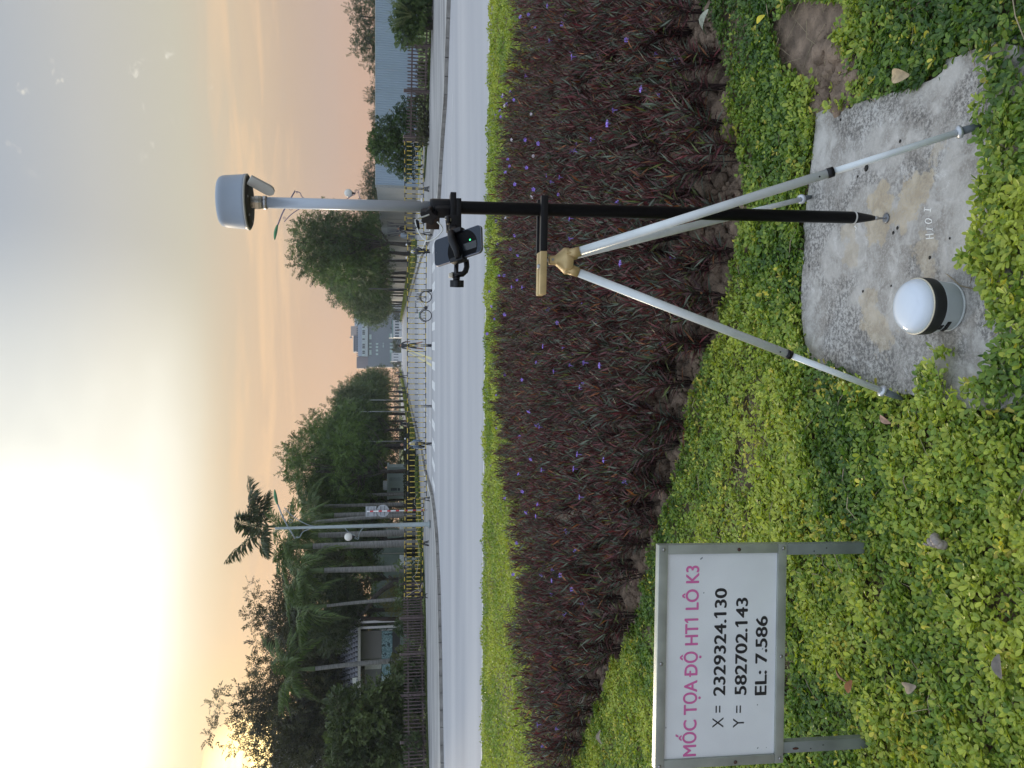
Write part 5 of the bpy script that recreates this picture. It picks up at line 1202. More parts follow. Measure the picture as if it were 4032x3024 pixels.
# left hand row
lab = {0: 'dark green tree with curved trunk behind the hedge, nearest of the left hand row', 1: 'leafy tree second from the front in the left hand row', 2: 'tall leafy tree third from the front in the left hand row'}
for i, (Y, off) in enumerate([(64, -10.4), (73, -9.6), (82, -10.6), (91, -10.0), (101, -9.9), (112, -10.0), (124, -10.0), (137, -10), (151, -10), (166, -10), (183, -10), (203, -10)]):
    tree('street_tree', lab.get(i, 'street tree of the dense left hand row receding toward the far building'), on_row(off, Y), ('left_d', 'left_d', 'left_e', 'row_b', 'row_c')[i if i < 3 else 2+(i % 3)], i*2.3+.5, (.92, 1.02, 1.0)[i] if i < 3 else .98*(1.0 if i < 5 else 1.22)+.08*math.sin(i*4), None if i < 3 else 'street trees farther back on the left of the road')
for i, (X, Y, k, s) in enumerate([(-16, 78, 'left_e', .95), (-21, 84, 'left_d', .95), (-11.5, 96, 'left_d', 1.0), (-27, 88, 'left_e', .9), (-19, 104, 'left_d', 1.0), (-34, 92, 'left_e', 1.0)]):
    tree('park_tree', ['dark tree in the park behind the tall palm', 'dark tree in the park between the palm trunks', 'tall dark tree in the park just left of the street row', 'dark tree in the park left of the round olive shrub', 'distant dark tree in the park behind the palms', 'dark tree in the park behind the tiled roof'][i], (X, Y, -.05), k, i*1.1, s)
for i, (off, Y) in enumerate([(-15, 72), (-16, 80), (-14.5, 90), (-15.5, 100), (-15, 112), (-19, 76), (-20, 96), (-15, 126), (-16, 145), (-15, 170)]):
    tree('park_tree', 'dark tree of the grove filling the space behind the left hand street row', on_row(off, Y), ('left_e', 'row_b', 'left_d')[i % 3], i*1.3, .92+.05*math.sin(i*5), 'trees of the grove behind the left row')
# loose canopy on the left in front of the sunset
for i, (px, Y, s, rz) in enumerate([(2400, 62, 1.10, 0), (2560, 66, 1.16, 2), (2730, 63, 1.32, 4), (2860, 66, 1.02, 1), (2995, 60, .62, 3)]):
    b_ = P(1600, px, Y); b_.z = -.05
    tree('park_tree', ['thin leaved tree with sky showing through, right of the pavilion', 'thin leaved tree above the pavilion roof', 'tallest thin leaved tree on the left, over the pavilion', 'thin leaved tree at the left, close to the sun glow', 'thin leaved tree at the left picture edge, lit by the sun streak'][i], b_, 'loose_f', rz, s)
# distant trees over the wall at the right
new_tree('far_h', 6.6, 1.5, 3.0, .14, 14, 900, 8, (.040,.055,.028), (.105,.13,.06), .6, br=(.6, 1.0), surf=.2)
for i, (py, Y, s, k) in enumerate([(-60, 74, .8, 'far_g'), (80, 72, 1.0, 'far_h'), (170, 74, .95, 'far_g'), (370, 80, .78, 'far_h'), (470, 84, .72, 'far_g'), (600, 82, .75, 'far_g'), (680, 84, .82, 'far_g'), (760, 86, .92, 'far_h'), (850, 92, .95, 'far_g'), (900, 100, 1.1, 'far_g')]):
    b_ = P(1600, py, Y); b_.z = -.1
    tree('distant_tree', ['distant tree above the wall at the right picture edge', 'loose distant tree above the blue grey wall, largest one at the right', 'distant tree above the wall, left half of the pair at the far right', 'low distant treetop above the wall over the picket fence', 'low distant treetop over the wall right of the round shrub', 'distant treetop rising behind the round shrub', 'distant treetop over the wall just left of the round shrub', 'distant tree over the wall right of the survey pole', 'pale distant tree behind the survey pole and the lamp', 'pale distant tree right of the nearest street tree'][i], b_, k, i*1.9, s)
# leafy shrub shapes near the fences
def bush(name, label, base, blobs, n, c0, c1, seed, size=.34, spr=SPR_ROUND, stem=True):
    o = thing(name, label, 'shrub', base); obj_of('foliage', crown_mesh(blobs, n, c0, c1, seed, size, spr, .1, .45), o)
    if stem:
        mb = MB(); r = random.Random(seed)
        for b in blobs[:9]: mb.tube([(r.uniform(-.15, .15), r.uniform(-.15, .15), -.1), (b[0][0]*.5, b[0][1]*.5, b[0][2]*.45), b[0]], [.05, .035, .015], 5, False)
        mb.build('stem', bark, o)
    return o
def gbase(py, Y, z=-.05): b_ = P(1600, py, Y); b_.z = z; return b_
bush('round_shrub', 'dense round dark green shrub standing above the right picket fence', gbase(545, 44.5), [((0, 0, 1.3), 1.25), ((-1.0, 0, 1.5), 1.0), ((.9, .1, 1.2), 1.0), ((-.5, -.1, 2.3), 1.0), ((.25, 0, 2.2), .95), ((1.5, 0, .95), .75), ((-1.5, 0, 1.0), .8), ((-.9, .1, 2.6), .55), ((-.2, 0, 2.75), .5), ((-.6, 0, 2.9), .35)], 3000, (.018,.040,.014), (.075,.130,.030), 31, .24)
bush('corner_shrub', 'dense green shrub covering the picket fence at the right picture edge', gbase(95, 35.6), [((0, 0, 1.1), .75), ((.75, 0, 1.1), .8), ((1.4, 0, 1.0), .8), ((-.45, 0, 1.25), .6), ((-.3, -.2, .7), .6), ((.4, -.2, .6), .6), ((1.2, -.2, .6), .7), ((.1, 0, 1.5), .45)], 2300, (.020,.045,.014), (.095,.150,.032), 32, .22)
o = thing('ornamental_grass', 'long arching yellow green grass blades growing out of the corner shrub', 'grass tuft', gbase(55, 35.0)); mb = MB()
for k in range(60):
    a = random.uniform(0, 6.28); L_ = random.uniform(.8, 1.5); e = Vector((math.cos(a)*.75*L_, math.sin(a)*.3*L_, L_*random.uniform(.55, 1.25))); s = Vector((0, 0, .8)); mb.tube([s, s+e*.6+Vector((0,0,.15)), s+e], [.008, .007, .001], 3, False)
mb.build('blades', pm('grass_blade_pale', (.22,.26,.09), .7), o)
b2 = [((x*.95-1.9+random.uniform(-.2, .2), random.uniform(-.5, .5), .9+z*.9+random.uniform(-.2, .2)), random.uniform(.75, 1.05)) for x in range(5) for z in range(5) if not (z == 4 and x in (4,)) and not (z == 3 and x == 4)]
bush('broadleaf_shrub', 'large broad leaved green shrub rising behind the left picket fence', gbase(2850, 43.0), b2, 3600, (.030,.048,.016), (.105,.145,.040), 33, .46)
bush('broadleaf_shrub', 'yellowish broad leaved shrub in front of the pavilion at the left', gbase(2700, 46.0), [((x*.8-1, 0, .8+.3*(x % 2)), .85) for x in range(4)]+[((-.9, 0, 2.0), .8), ((-.2, 0, 1.7), .7), ((-1.3, 0, 2.9), .6)], 1500, (.035,.050,.018), (.15,.16,.05), 34, .36)
bush('olive_shrub', 'rounded olive yellow weeping shrub behind the slim palm trunk', gbase(2350, 58.0), [((0, 0, 1.2), 1.1), ((-.8, 0, 1.1), .9), ((.8, 0, 1.2), .9), ((0, 0, 2.1), .85), ((.5, 0, 2.0), .7), ((-.5, 0, 1.9), .7), ((1.1, 0, .6), .6), ((-1.1, 0, .6), .6)], 2300, (.085,.085,.022), (.21,.20,.055), 35, .26, SPR)
# creepers over the left fence, several leafy clumps
for i, (py, w, h, c) in enumerate([(2270, 1.5, 1.55, 1), (2345, 1.1, 1.45, 1), (2440, .9, 1.5, 0), (2500, 1.2, 1.0, 2), (2590, 1.3, 1.25, 1), (2660, 1.2, 1.3, 0), (2770, 1.4, 1.1, 0), (2870, 1.3, .9, 2), (2980, 1.5, 1.2, 0)]):
    f = (py-2297)/(2918-2297); pz = lpx[5].lerp(lpx[1], max(-.3, min(1.3, f))); b_ = P(1600, py, pz.y+.45); b_.z = -.05
    cc = [((.022,.040,.015), (.080,.120,.035)), ((.035,.060,.020), (.13,.18,.05)), ((.05,.045,.02), (.12,.14,.045))][c]
    bl = [((random.uniform(-w*.6, w*.6), random.uniform(-.15, .25), random.uniform(.15, h)), random.uniform(.25, .42)) for _ in range(9)]
    bush('hedge_plant', ['bushy green creeper over the last left barrier', 'light green creeper where the left picket fence begins', 'dark leafy clump behind the second left fence post', 'low brownish tangle inside the third fence bay', 'bright leafy clump beside the palm trunk foot', 'dark leafy clump under the mural', 'low dark clump behind the fence under the broad leaved shrub', 'thin brownish weeds behind the left fence bay', 'dark clump behind the fence at the left picture edge'][i], b_, bl, 420, cc[0], cc[1], 60+i, .22)
for i, (py, w) in enumerate([(230, .8), (330, .7), (450, .8), (515, .6)]):
    b_ = P(1600, py, G(1690, py, -.05).y+.5); b_.z = -.05
    bush('hedge_plant', ['scrubby weeds behind the right fence near the corner shrub', 'low scrub behind the right fence middle bay', 'leafless brown scrub behind the right fence', 'low green scrub right below the round shrub'][i], b_, [((random.uniform(-w, w), 0, random.uniform(.1, .55)), .28) for _ in range(8)], 260, (.035,.038,.018), (.09,.10,.035), 80+i, .18)
# grass fringe along the fence feet
def fringe(pts, n, seed, name, label, c0=(.05,.075,.02), c1=(.14,.18,.05), h=.13, w=.3):
    r = np.random.default_rng(seed); seg = r.integers(0, len(pts)-1, n); t = r.random(n)[:, None]; A = np.array([[p[0], p[1]] for p in pts]); xy = A[seg]*(1-t)+A[seg+1]*t+r.normal(0, w*.4, (n, 2))
    d = r.normal(0, .5, (n, 3)); d[:, 2] = 1; tt = r.random(n)[:, None]
    me = bake_mesh(name, DIAM[0], DIAM[1], np.column_stack([xy, np.full(n, WALK-.01)]), frames(d, r.normal(0, 1, (n, 3))), np.stack([h*r.uniform(.5, 1.3, n), h*.35*np.ones(n), h*np.ones(n)], 1), np.array(c0)*(1-tt)+np.array(c1)*tt, tree_leaf)
    tag(obj_of(name, me), label, 'grass', kind='stuff')
fringe([p.xy-Vector((0, .25)) for p in lpx], 5000, 1, 'grass', 'grass growing along the foot of the left picket fence')
fringe([G(1700,-40,-.05).xy, G(1695,180,-.05).xy, G(1689,361,-.05).xy, G(1682,560,-.05).xy, G(1672,700,-.05).xy], 3500, 2, 'grass', 'grass growing along the foot of the right picket fence')
# lawns and verges
def lawn(pts, z, name='lawn', mat=lawn_m): return sheet(name, pts, z, mat)
lawn([(lpx[0].x-8, lpx[0].y-.1), (lpx[5].x+.3, lpx[5].y+.3), (-8.6, 49), (-9.2, 52), (-9.0, 262), (-60, 262), (-60, 40)], WALK+.004)
lawn([(40, 33), (G(1701,-20,-.05).x, G(1701,-20,-.05).y+.1), (c0.x-.2, c0.y), (c0.x+2, c0.y+5.2), (14.8, 59), (60, 59)], WALK+.004)
verge_m = pm('verge_yellow_green', (.27,.31,.055), .95, var=.25, scale=3, bump=.8, bscale=20, col2=(.15,.20,.035)); hedge_leaf_cols = ((.09,.13,.025), (.24,.28,.05))
def leafy_box(name, label, a, b, w, h, n, c0, c1, seed, cat='hedge', size=.10):
    a = Vector(a); b = Vector(b); d = (b-a); L_ = d.length; ang = math.atan2(d.y, d.x); r = np.random.default_rng(seed)
    root = thing(name, label, cat, (a.x, a.y, WALK), ang)
    MB().box((L_/2, 0, h*.46), (L_-.1, w-.12, h*.92)).build('dense_core', pm('hedge_core_'+str(int(c0[1]*1000)), tuple(x*.8 for x in c0), .95, var=.2, scale=5), root)
    u = r.random(n); side = r.random(n); x = u*L_; top = side < w/(w+2*h)*.9
    y = np.where(top, r.uniform(-w/2, w/2, n), np.where(r.random(n) < .75, -w/2, w/2)); z = np.where(top, h, r.uniform(0.02, h, n))
    y = y+r.normal(0, .02, n); z = z+r.normal(0, .025, n)+.03*np.sin(x*1.3+seed); dd = r.normal(0, 1, (n, 3)); dd[:, 2] += top*.8; dd[:, 1] -= (~top)*.6
    t = np.clip(r.normal(.45, .25, n)+.2*np.sin(x*.9+seed), 0, 1)[:, None]
    obj_of('leaves', bake_mesh('leaves', DIAM[0], DIAM[1], np.stack([x, y, z], 1), frames(dd, r.normal(0, 1, (n, 3))), size*r.uniform(.6, 1.3, n), np.array(c0)*(1-t)+np.array(c1)*t, tree_leaf), root)
    return root
leafy_box('grass_verge', 'yellow green clipped verge along the right side road under the trees', (7.6+SL*62, 62), (7.6+SL*235, 235), 1.7, .32, 9000, (.11,.15,.03), (.30,.34,.055), 5, 'verge', .16)
leafy_box('grass_verge', 'yellow green clipped verge along the left side road', (-8.6+SL*66, 66), (-8.6+SL*235, 235), 1.6, .32, 9000, (.11,.15,.03), (.28,.33,.055), 6, 'verge', .16)
leafy_box('grass_verge', 'low green verge behind the left barriers near the kerb corner', (-11.6, 47.6), (-6.0, 58.5), 1.5, .18, 5000, (.09,.13,.03), (.22,.28,.05), 7, 'verge', .11)
leafy_box('box_hedge', 'dark brown green box hedge behind the left barriers, in front of the pale booth', (-13.2, 55.5), (-7.2, 62.0), 1.3, 1.0, 5200, (.018,.024,.012), (.055,.062,.024), 8, 'hedge', .10)
leafy_box('box_hedge', 'second dark box hedge farther right behind the left barriers', (-6.6, 64.5), (-4.6, 76), 1.1, .95, 3600, (.022,.030,.014), (.07,.085,.028), 9, 'hedge', .10)
leafy_box('box_hedge', 'grey green box hedge between the lamp and the palm trunks', (-16.5, 50.2), (-12.4, 52.4), 1.0, .95, 3600, (.030,.038,.018), (.085,.095,.038), 10, 'hedge', .09)
for X, Y, lb_ in ((-10.3, 55, 'white planter box left of the round traffic sign'), (-12.6, 55, 'white planter box left of the street lamp')):
    t = thing('planter_box', lb_, 'planter', (X, Y, WALK)); MB().box((0, 0, 1.16), (.75, .75, .5), taper=(1.15, 1.15)).box((0, 0, .5), (.5, .5, .9)).build('tub', pm('planter_white', (.62,.66,.68), .5), t, bevel=.02)

# dark far wood closing the park on the left and behind the right hand trees
def far_wood(name, label, x0_, x1_, y_, h, n, seed):
    r = np.random.default_rng(seed); x = r.uniform(x0_, x1_, n); hh = h*(.62+.38*vnoise(x+200, x*0+seed, .11, seed))
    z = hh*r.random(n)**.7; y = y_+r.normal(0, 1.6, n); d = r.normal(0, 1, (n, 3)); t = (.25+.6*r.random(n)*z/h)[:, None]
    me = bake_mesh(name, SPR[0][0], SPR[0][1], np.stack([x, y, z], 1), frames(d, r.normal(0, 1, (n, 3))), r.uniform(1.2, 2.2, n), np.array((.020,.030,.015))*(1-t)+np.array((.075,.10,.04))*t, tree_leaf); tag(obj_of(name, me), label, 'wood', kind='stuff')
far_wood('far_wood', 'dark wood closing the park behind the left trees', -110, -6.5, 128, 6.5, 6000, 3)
far_wood('far_wood', 'hazy wood at the foot of the far building', -14, 40, 272, 3.2, 900, 4)
# ------------------------------------------------------------------ palms
palm_bark = pm('palm_trunk_grey', (.25,.245,.235), .85, var=.25, scale=3, bump=.4, bscale=9, stretch=(1,1,6), col2=(.14,.14,.135)); shaft_m = pm('crown_shaft_green', (.10,.16,.05), .5, var=.2)
rach_m = pm('palm_rachis', (.12,.16,.05), .5)
def frond_mesh(seed, L_=2.7, arch=1.0, c0=(.05,.095,.03), c1=(.15,.21,.06), nl=46, ll=.62):
    r = np.random.default_rng(seed); Pp, Dd, Uu, Ss, Cc = [], [], [], [], []
    path = []
    for k in range(13):
        t = k/12; path.append(Vector((L_*(t*.95-.12*t*t*arch), .08*math.sin(t*3+seed), L_*(.42*t-.78*arch*t*t))))
    for k in range(nl):
        t = .10+.90*k/nl; i = min(11, int(t*12)); p = path[i].lerp(path[i+1], t*12-i); dr = (path[i+1]-path[i]).normalized(); sd = dr.cross(Vector((0, 0, 1))).normalized()
        for s in (-1, 1):
            d = sd*s*(.85-.25*t)+dr*(.45+.5*t)+Vector((0, 0, r.uniform(-.65, .25))); Pp.append(p); Dd.append(d); Uu.append((0, 0, 1)); Ss.append(ll*math.sin(math.pi*min(1, .18+.80*t))*r.uniform(.8, 1.15)); q = r.random(); Cc.append(np.array(c0)*(1-q)+np.array(c1)*q)
    Ss = np.array(Ss); d_ = np.array(Dd, float); tv = [(0,0,0), (.45,.045,.02), (.8,.03,-.12), (1,0,-.30), (.45,-.045,.02)]; tf = [(0,1,4), (4,1,2), (4,2,3)]
    me = bake_mesh('frond', tv, [t[::-1] for t in tf], np.array(Pp, float), frames(d_, np.array(Uu, float)+.001), np.stack([Ss, Ss*1.1, Ss], 1), np.array(Cc), tree_leaf)
    rm = MB().tube(path, [.035*(1-.85*k/12) for k in range(13)], 5, False).mesh('rachis', rach_m); return me, rm
FR = [frond_mesh(i, arch=a) for i, a in enumerate((.55, .85, 1.15, 1.35))]
FRT = [frond_mesh(10+i, L_=2.9, arch=a, c0=(.05,.07,.035), c1=(.11,.14,.06), nl=74, ll=.92) for i, a in enumerate((.25, .6, 1.0))]
def palm(label, base, H, tr, nf, fr=FR, seed=0, sc=1.0, lean=(0, 0), shaft=1.0):
    r = random.Random(seed); o = thing('palm_tree', label, 'palm', base); top = Vector((lean[0], lean[1], H))
    pts = [Vector((lean[0]*t*t, lean[1]*t*t, H*t)) for t in [k/10 for k in range(11)]]; MB().tube([Vector((0, 0, -.1))]+pts, [tr*1.25, tr*1.15]+[tr*(1.05-.32*abs(k/10-.0)) for k in range(1, 11)], 14).build('trunk', palm_bark, o)
    MB().tube([top, top+Vector((0, 0, .12*shaft)), top+Vector((0, 0, .6*shaft)), top+Vector((0, 0, 1.05*shaft))], [tr*.78, tr*.92, tr*.7, tr*.38], 12).build('crown_shaft', shaft_m, o)
    for k in range(nf):
        me, rm = fr[r.randrange(len(fr))]; f = obj_of('frond', me, o, top+Vector((0, 0, .95*shaft)), (0, R(r.uniform(-55, 25)), k*2*math.pi/nf*1.0+r.uniform(-.25, .25)+(.0 if k % 2 else .2))); f.scale = (sc*1.28*r.uniform(.85, 1.1),)*3; obj_of('rachis', rm, f)
    return o
def pbase(py, Y): b_ = P(1600, py, Y); b_.z = -.05; return b_
palm('tall palm with feathery plumes rising highest behind the street lamp', pbase(2030, 58), 9.9, .15, 8, FRT, 3, 1.05, (-.55, 0))
palm('palm with thick pale trunk just left of the street lamp', pbase(2098, 54), 6.9, .23, 12, FR, 4)
palm('thick trunked palm second left of the street lamp, under drooping fronds', pbase(2140, 51.5), 7.0, .25, 13, FR, 5, 1.05, (0, 0))
palm('palm with thick ringed trunk before the last left barrier', pbase(2237, 49.5), 6.1, .21, 12, FR, 6, 1.0, (.05, 0))
palm('slim palm in front of the olive shrub', pbase(2357, 49), 5.9, .125, 12, FR, 7, .95, (-.25, 0))
palm('palm with dark lower trunk in front of the pavilion mural', pbase(2598, 49), 6.6, .17, 13, FR, 8, 1.0, (-.25, 0))
palm('shaded palm behind the traffic sign, right of the tall plumed one', pbase(1985, 62), 7.2, .16, 11, FR, 9, 1.05)
palm('slim dark palm between street tree and traffic sign', pbase(1945, 66), 7.6, .15, 10, FR, 10, 1.0)
palm('dark trunked palm just behind the round sign plate', pbase(2022, 60), 6.3, .24, 10, FR, 12, .95)
# leaning dark trunk with a cut branch
t = thing('park_tree', 'dark tree with leaning forked trunk beside the olive shrub', 'tree', pbase(2284, 55))
MB().tube(smooth_path([Vector(p) for p in [(0, 0, -.1), (0, 0, 1.35), (-.35, 0, 2.1), (-1.0, 0, 3.0), (-2.2, .1, 3.9), (-3.3, .1, 4.9)]], 3), [.22]*3+[.21]*4+[.17]*5+[.10]*4, 9).tube([(0, 0, 1.4), (.1, 0, 1.9), (.35, 0, 2.15)], [.17, .12, .09], 7).build('trunk', bark, t)
bb_ = make_blobs(8.4, 3.6, 3.6, 24, 55, (.7, 1.3), shift=(-1.6, 0)); obj_of('crown', crown_mesh(bb_, 2300, (.014,.024,.010), (.055,.075,.022), 55, .6), t)

# ------------------------------------------------------------------ corrugated and plain walls at the right
wall_m = pm('corrugated_blue_grey', (.37,.45,.56), .55, .05, var=.06, scale=.4, col2=(.31,.38,.47)); plain_m = pm('wall_panel_grey', (.40,.41,.40), .85, var=.10, scale=.5, col2=(.31,.33,.33))
YW = 60.0; x0 = 15.2; mw = thing('corrugated_wall', 'long blue grey corrugated metal wall behind the right picket fence', 'wall', (x0, YW, -.1))
pts = []; per = .18; npan = 20
seg = MB(); n = 10; V = []; Fc = []
for k in range(n):
    for j, (dx, dy) in enumerate(((0, 0), (.05, 0), (.07, -.035), (.15, -.035), (.17, 0))): V += [(k*per+dx, dy, 0), (k*per+dx, dy, 3.24)]
V += [(n*per-.004, 0, 0), (n*per-.004, 0, 3.24)]
for k in range(len(V)//2-1): Fc.append((2*k, 2*k+2, 2*k+3, 2*k+1))
pan = seg.add(V, Fc).mesh('corrugated_panel', wall_m)
for k in range(npan-8): obj_of('corrugated_panel', pan, mw, (k*n*per, 0, 0))
MB().box((npan*n*per/3, .02, 3.25), (npan*n*per*.66, .10, .06)).build('top_capping', pm('capping_pale', (.50,.54,.58), .5), mw)
side = thing('concrete_wall', 'plain grey wall running back along the side road behind the tree trunks, with big painted letters', 'wall', (x0, YW, -.1))
ang = math.atan(SL+.0)
pl_me = MB().box((2.49, 0, 1.6), (4.96, .14, 3.2)).mesh('wall_panel', plain_m); ps_me = MB().box((0, 0, 1.63), (.16, .20, 3.26)).mesh('wall_post', pm('wall_post_grey', (.33,.34,.34), .8))
for k in range(34):
    a = math.pi/2-ang; obj_of('wall_panel', pl_me, side, (math.cos(a)*5*k, math.sin(a)*5*k, 0), (0, 0, a))
    if k in (0, 3, 6, 9) or k > 9: obj_of('wall_post', ps_me, side, (math.cos(a)*5*k, math.sin(a)*5*k, 0), (0, 0, a))
# painted letters
c = bpy.data.curves.new('painted_letters', 'FONT'); c.body = 'SVALAY'; c.size = 1; c.offset = .01; tt_ = bpy.data.objects.new('painted_letters', c); COL.objects.link(tt_); dg = bpy.context.evaluated_depsgraph_get(); dg.update()
me = bpy.data.meshes.new_from_object(tt_.evaluated_get(dg)); bpy.data.objects.remove(tt_); me.name = 'painted_letters'
v = np.empty(len(me.vertices)*3, np.float32); me.vertices.foreach_get('co', v); v = v.reshape(-1, 3); v[:, 0] = (v[:, 0]-v[:, 0].min())/(v[:, 0].max()-v[:, 0].min())
dx, dy = math.sin(ang), math.cos(ang); s1, s0 = 27.0, 16.5
out = np.stack([dx*(s1+(s0-s1)*v[:, 0])-.085, dy*(s1+(s0-s1)*v[:, 0]), .95+v[:, 1]/.73*1.75], 1); me.vertices.foreach_set('co', out.astype(np.float32).ravel()); me.materials.clear(); me.materials.append(pm('faded_letter_paint', (.13,.13,.18), .8)); o = obj_of('painted_letters', me, side)

# ------------------------------------------------------------------ far building across the end of the road
YB = 290.0
def facade_building(name, label, yb, parts):
    o = thing(name, label, 'building', (P(1559, 1340, yb).x, yb, ROAD)); org = o.location.copy()
    for nm, mat, x0_, x1_, ya, yb_, fr_, dep in parts:
        a = P(x0_, ya, yb+fr_); b = P(x1_, yb_, yb+fr_); zlo = min(a.z, b.z); zhi = max(a.z, b.z)
        if x1_ >= 1558: zlo = ROAD
        MB().box(((a.x+b.x)/2, yb+fr_+dep/2, (zlo+zhi)/2), (abs(a.x-b.x), dep, zhi-zlo)).build(nm, mat, o, off=org)
    return o, org
bl_grey = pm('facade_slate', (.24,.27,.33), .7, var=.06, scale=.1); bl_blue = pm('facade_pale_blue', (.40,.47,.60), .6, var=.05, scale=.1); bl_white = pm('facade_white_blue', (.52,.58,.64), .6, var=.04, scale=.1); bl_mauve = pm('facade_mauve', (.30,.27,.30), .7, var=.05); glass_d = pm('window_dark', (.12,.15,.18), .15); glass_l = pm('window_pale', (.55,.68,.70), .3); beige = pm('facade_beige', (.48,.42,.40), .7)
ob, org = facade_building('office_building', 'wide slate and pale blue office building closing the end of the road', YB, [
    ('lower_wall', bl_grey, 1449, 1560, 1170, 1445, 0, 14), ('upper_band', bl_white, 1424, 1448, 1250, 1403, -.8, 12), ('blue_band', bl_blue, 1409.5, 1424, 1180, 1402, -.9, 12), ('attic_wall', bl_grey, 1393, 1409, 1322, 1384, 0, 10), ('attic_wall', bl_white, 1396, 1409.5, 1200, 1284, 0, 10), ('side_wall', bl_mauve, 1404, 1449, 1404, 1450, 1, 12), ('roof_edge', bl_white, 1391, 1393.5, 1320, 1386, -.4, 11), ('roof_box', beige, 1381, 1409, 1284, 1321, .5, 9), ('stair_tower', beige, 1377, 1384, 1325, 1332, 2, 5)])
def win(y0_, y1_, x0_, x1_, mat, dd=-1.0):
    a = P(x0_, y0_, YB+dd); b = P(x1_, y1_, YB+dd); w = MB().box(((a.x+b.x)/2, YB+dd, (a.z+b.z)/2), (abs(a.x-b.x), .12, abs(a.z-b.z))).build('window', mat, ob, off=org)
for y in (1286, 1293, 1300, 1306.5, 1313, 1320, 1326.5, 1333, 1347, 1354, 1361, 1367, 1374, 1381, 1388, 1395): win(y, y+5, 1427, 1436.5, glass_d if int(y) % 3 else glass_l, -.85)
for k in range(16): win(1292+k*7, 1296+k*7, 1404, 1409, glass_d, -.1)
for y0_, y1_ in ((1317, 1336), (1350, 1356), (1364, 1370), (1378, 1397)): win(y0_, y1_, 1454, 1463, glass_l, -.1)
for y0_, y1_ in ((1351, 1357), (1363, 1370), (1376, 1384), (1391, 1398)): win(y0_, y1_, 1480, 1489, glass_l, -.1)
for y0_, y1_ in ((1350, 1354), (1357, 1361), (1362, 1368)): win(y0_, y1_, 1507, 1511, glass_l, -.1)
for y0_, y1_ in ((1351, 1357), (1365, 1371), (1378, 1392)): win(y0_, y1_, 1535, 1546, glass_l, -.1)
lawn([(-14, 262.2), (30, 262.2), (30, 289), (-14, 289)], ROAD+.1)
white_m = pm('stall_white', (.70,.72,.74), .6)
for i, (y0_, y1_, x0_, x1_, Y, lb_) in enumerate([(1390, 1424, 1536, 1556, 235, 'white kiosk low at the end of the road, left side'), (1262, 1330, 1544, 1556, 240, 'white parked vehicles and stalls in a row at the road end, right side'), (1315, 1331, 1532, 1552, 245, 'white hut with green roof at the right of the road end'), (1200, 1215, 1542, 1556, 205, 'small white notice board behind the right tree trunks')]):
    a = P(x0_, y0_, Y); b = P(x1_, y1_, Y); t = thing('kiosk' if i != 3 else 'notice_board', lb_, 'kiosk' if i != 3 else 'notice board', ((a.x+b.x)/2, Y, ROAD)); w = abs(a.x-b.x); h = max(a.z, b.z)-ROAD
    MB().box((0, 0, h*.45), (w, 3 if i != 3 else .1, h*.9)).build('body', white_m, t); MB().box((0, 0, h*.95), (w*1.06, 3.4 if i != 3 else .2, h*.1)).build('roof', pm('roof_teal', (.25,.38,.38), .6), t)
    for k in range(3 if w < 3 else 6): MB().box((-w/2+w*(k+.5)/(3 if w < 3 else 6), -1.52 if i != 3 else -.06, h*.5), (w*.09, .05, h*.4)).build('window', glass_d, t)
# apartment block, far left
YA = 230.0; a_w = pm('apartment_lilac', (.42,.40,.44), .7, var=.05, scale=.05); a_d = pm('apartment_dark', (.33,.33,.38), .7); a_b = pm('apartment_brick', (.45,.32,.27), .7)  # darker lilac grey serves the parapet and most windows
t = thing('apartment_block', 'pale lilac stepped apartment block at the left picture edge by the sun glow', 'building', (P(1559, 2950, YA).x, YA, ROAD)); org = t.location.copy()
for nm, m_, x0_, x1_, ya, yb_, fr_ in (('wall', a_w, 1079, 1559, 2959, 3060, 0), ('wall', a_w, 1112, 1559, 2932, 2959, 1), ('wall', a_w, 1125, 1559, 2876, 2932, 2), ('roof_parapet', a_d, 1068, 1079.5, 2992, 3060, .5), ('roof_frame', a_b, 1109, 1114, 2876, 2932, 2), ('roof_frame', a_b, 1114, 1126, 2876, 2880, 2), ('roof_frame', a_b, 1114, 1126, 2893, 2897, 2)):
    a = P(x0_, ya, YA+fr_); b = P(x1_, yb_, YA+fr_); zl, zh = (ROAD if x1_ == 1559 else min(a.z, b.z)), max(a.z, b.z); MB().box(((a.x+b.x)/2, YA+fr_+5, (zl+zh)/2), (abs(a.x-b.x), 10, zh-zl)).build(nm, m_, t, off=org)
def awin(x0_, x1_, ya, yb_, mat):
    a = P(x0_, ya, YA-.1); b = P(x1_, yb_, YA-.1); MB().box(((a.x+b.x)/2, YA-.1, (a.z+b.z)/2), (abs(a.x-b.x), .2, abs(a.z-b.z))).build('window', mat, t, off=org)
for r0 in range(6):
    for c0_ in range(5): awin(1090+r0*14, 1098+r0*14, 2965+c0_*13, 2971+c0_*13, a_d if (r0+c0_) % 3 else pm('window_slate', (.22,.24,.30), .4))  # remaining windows take a deeper slate tone
awin(1089, 1101, 2963, 2972, a_b); awin(1112, 1124, 2996, 3006, pm('window_slate', (.22,.24,.30), .4))
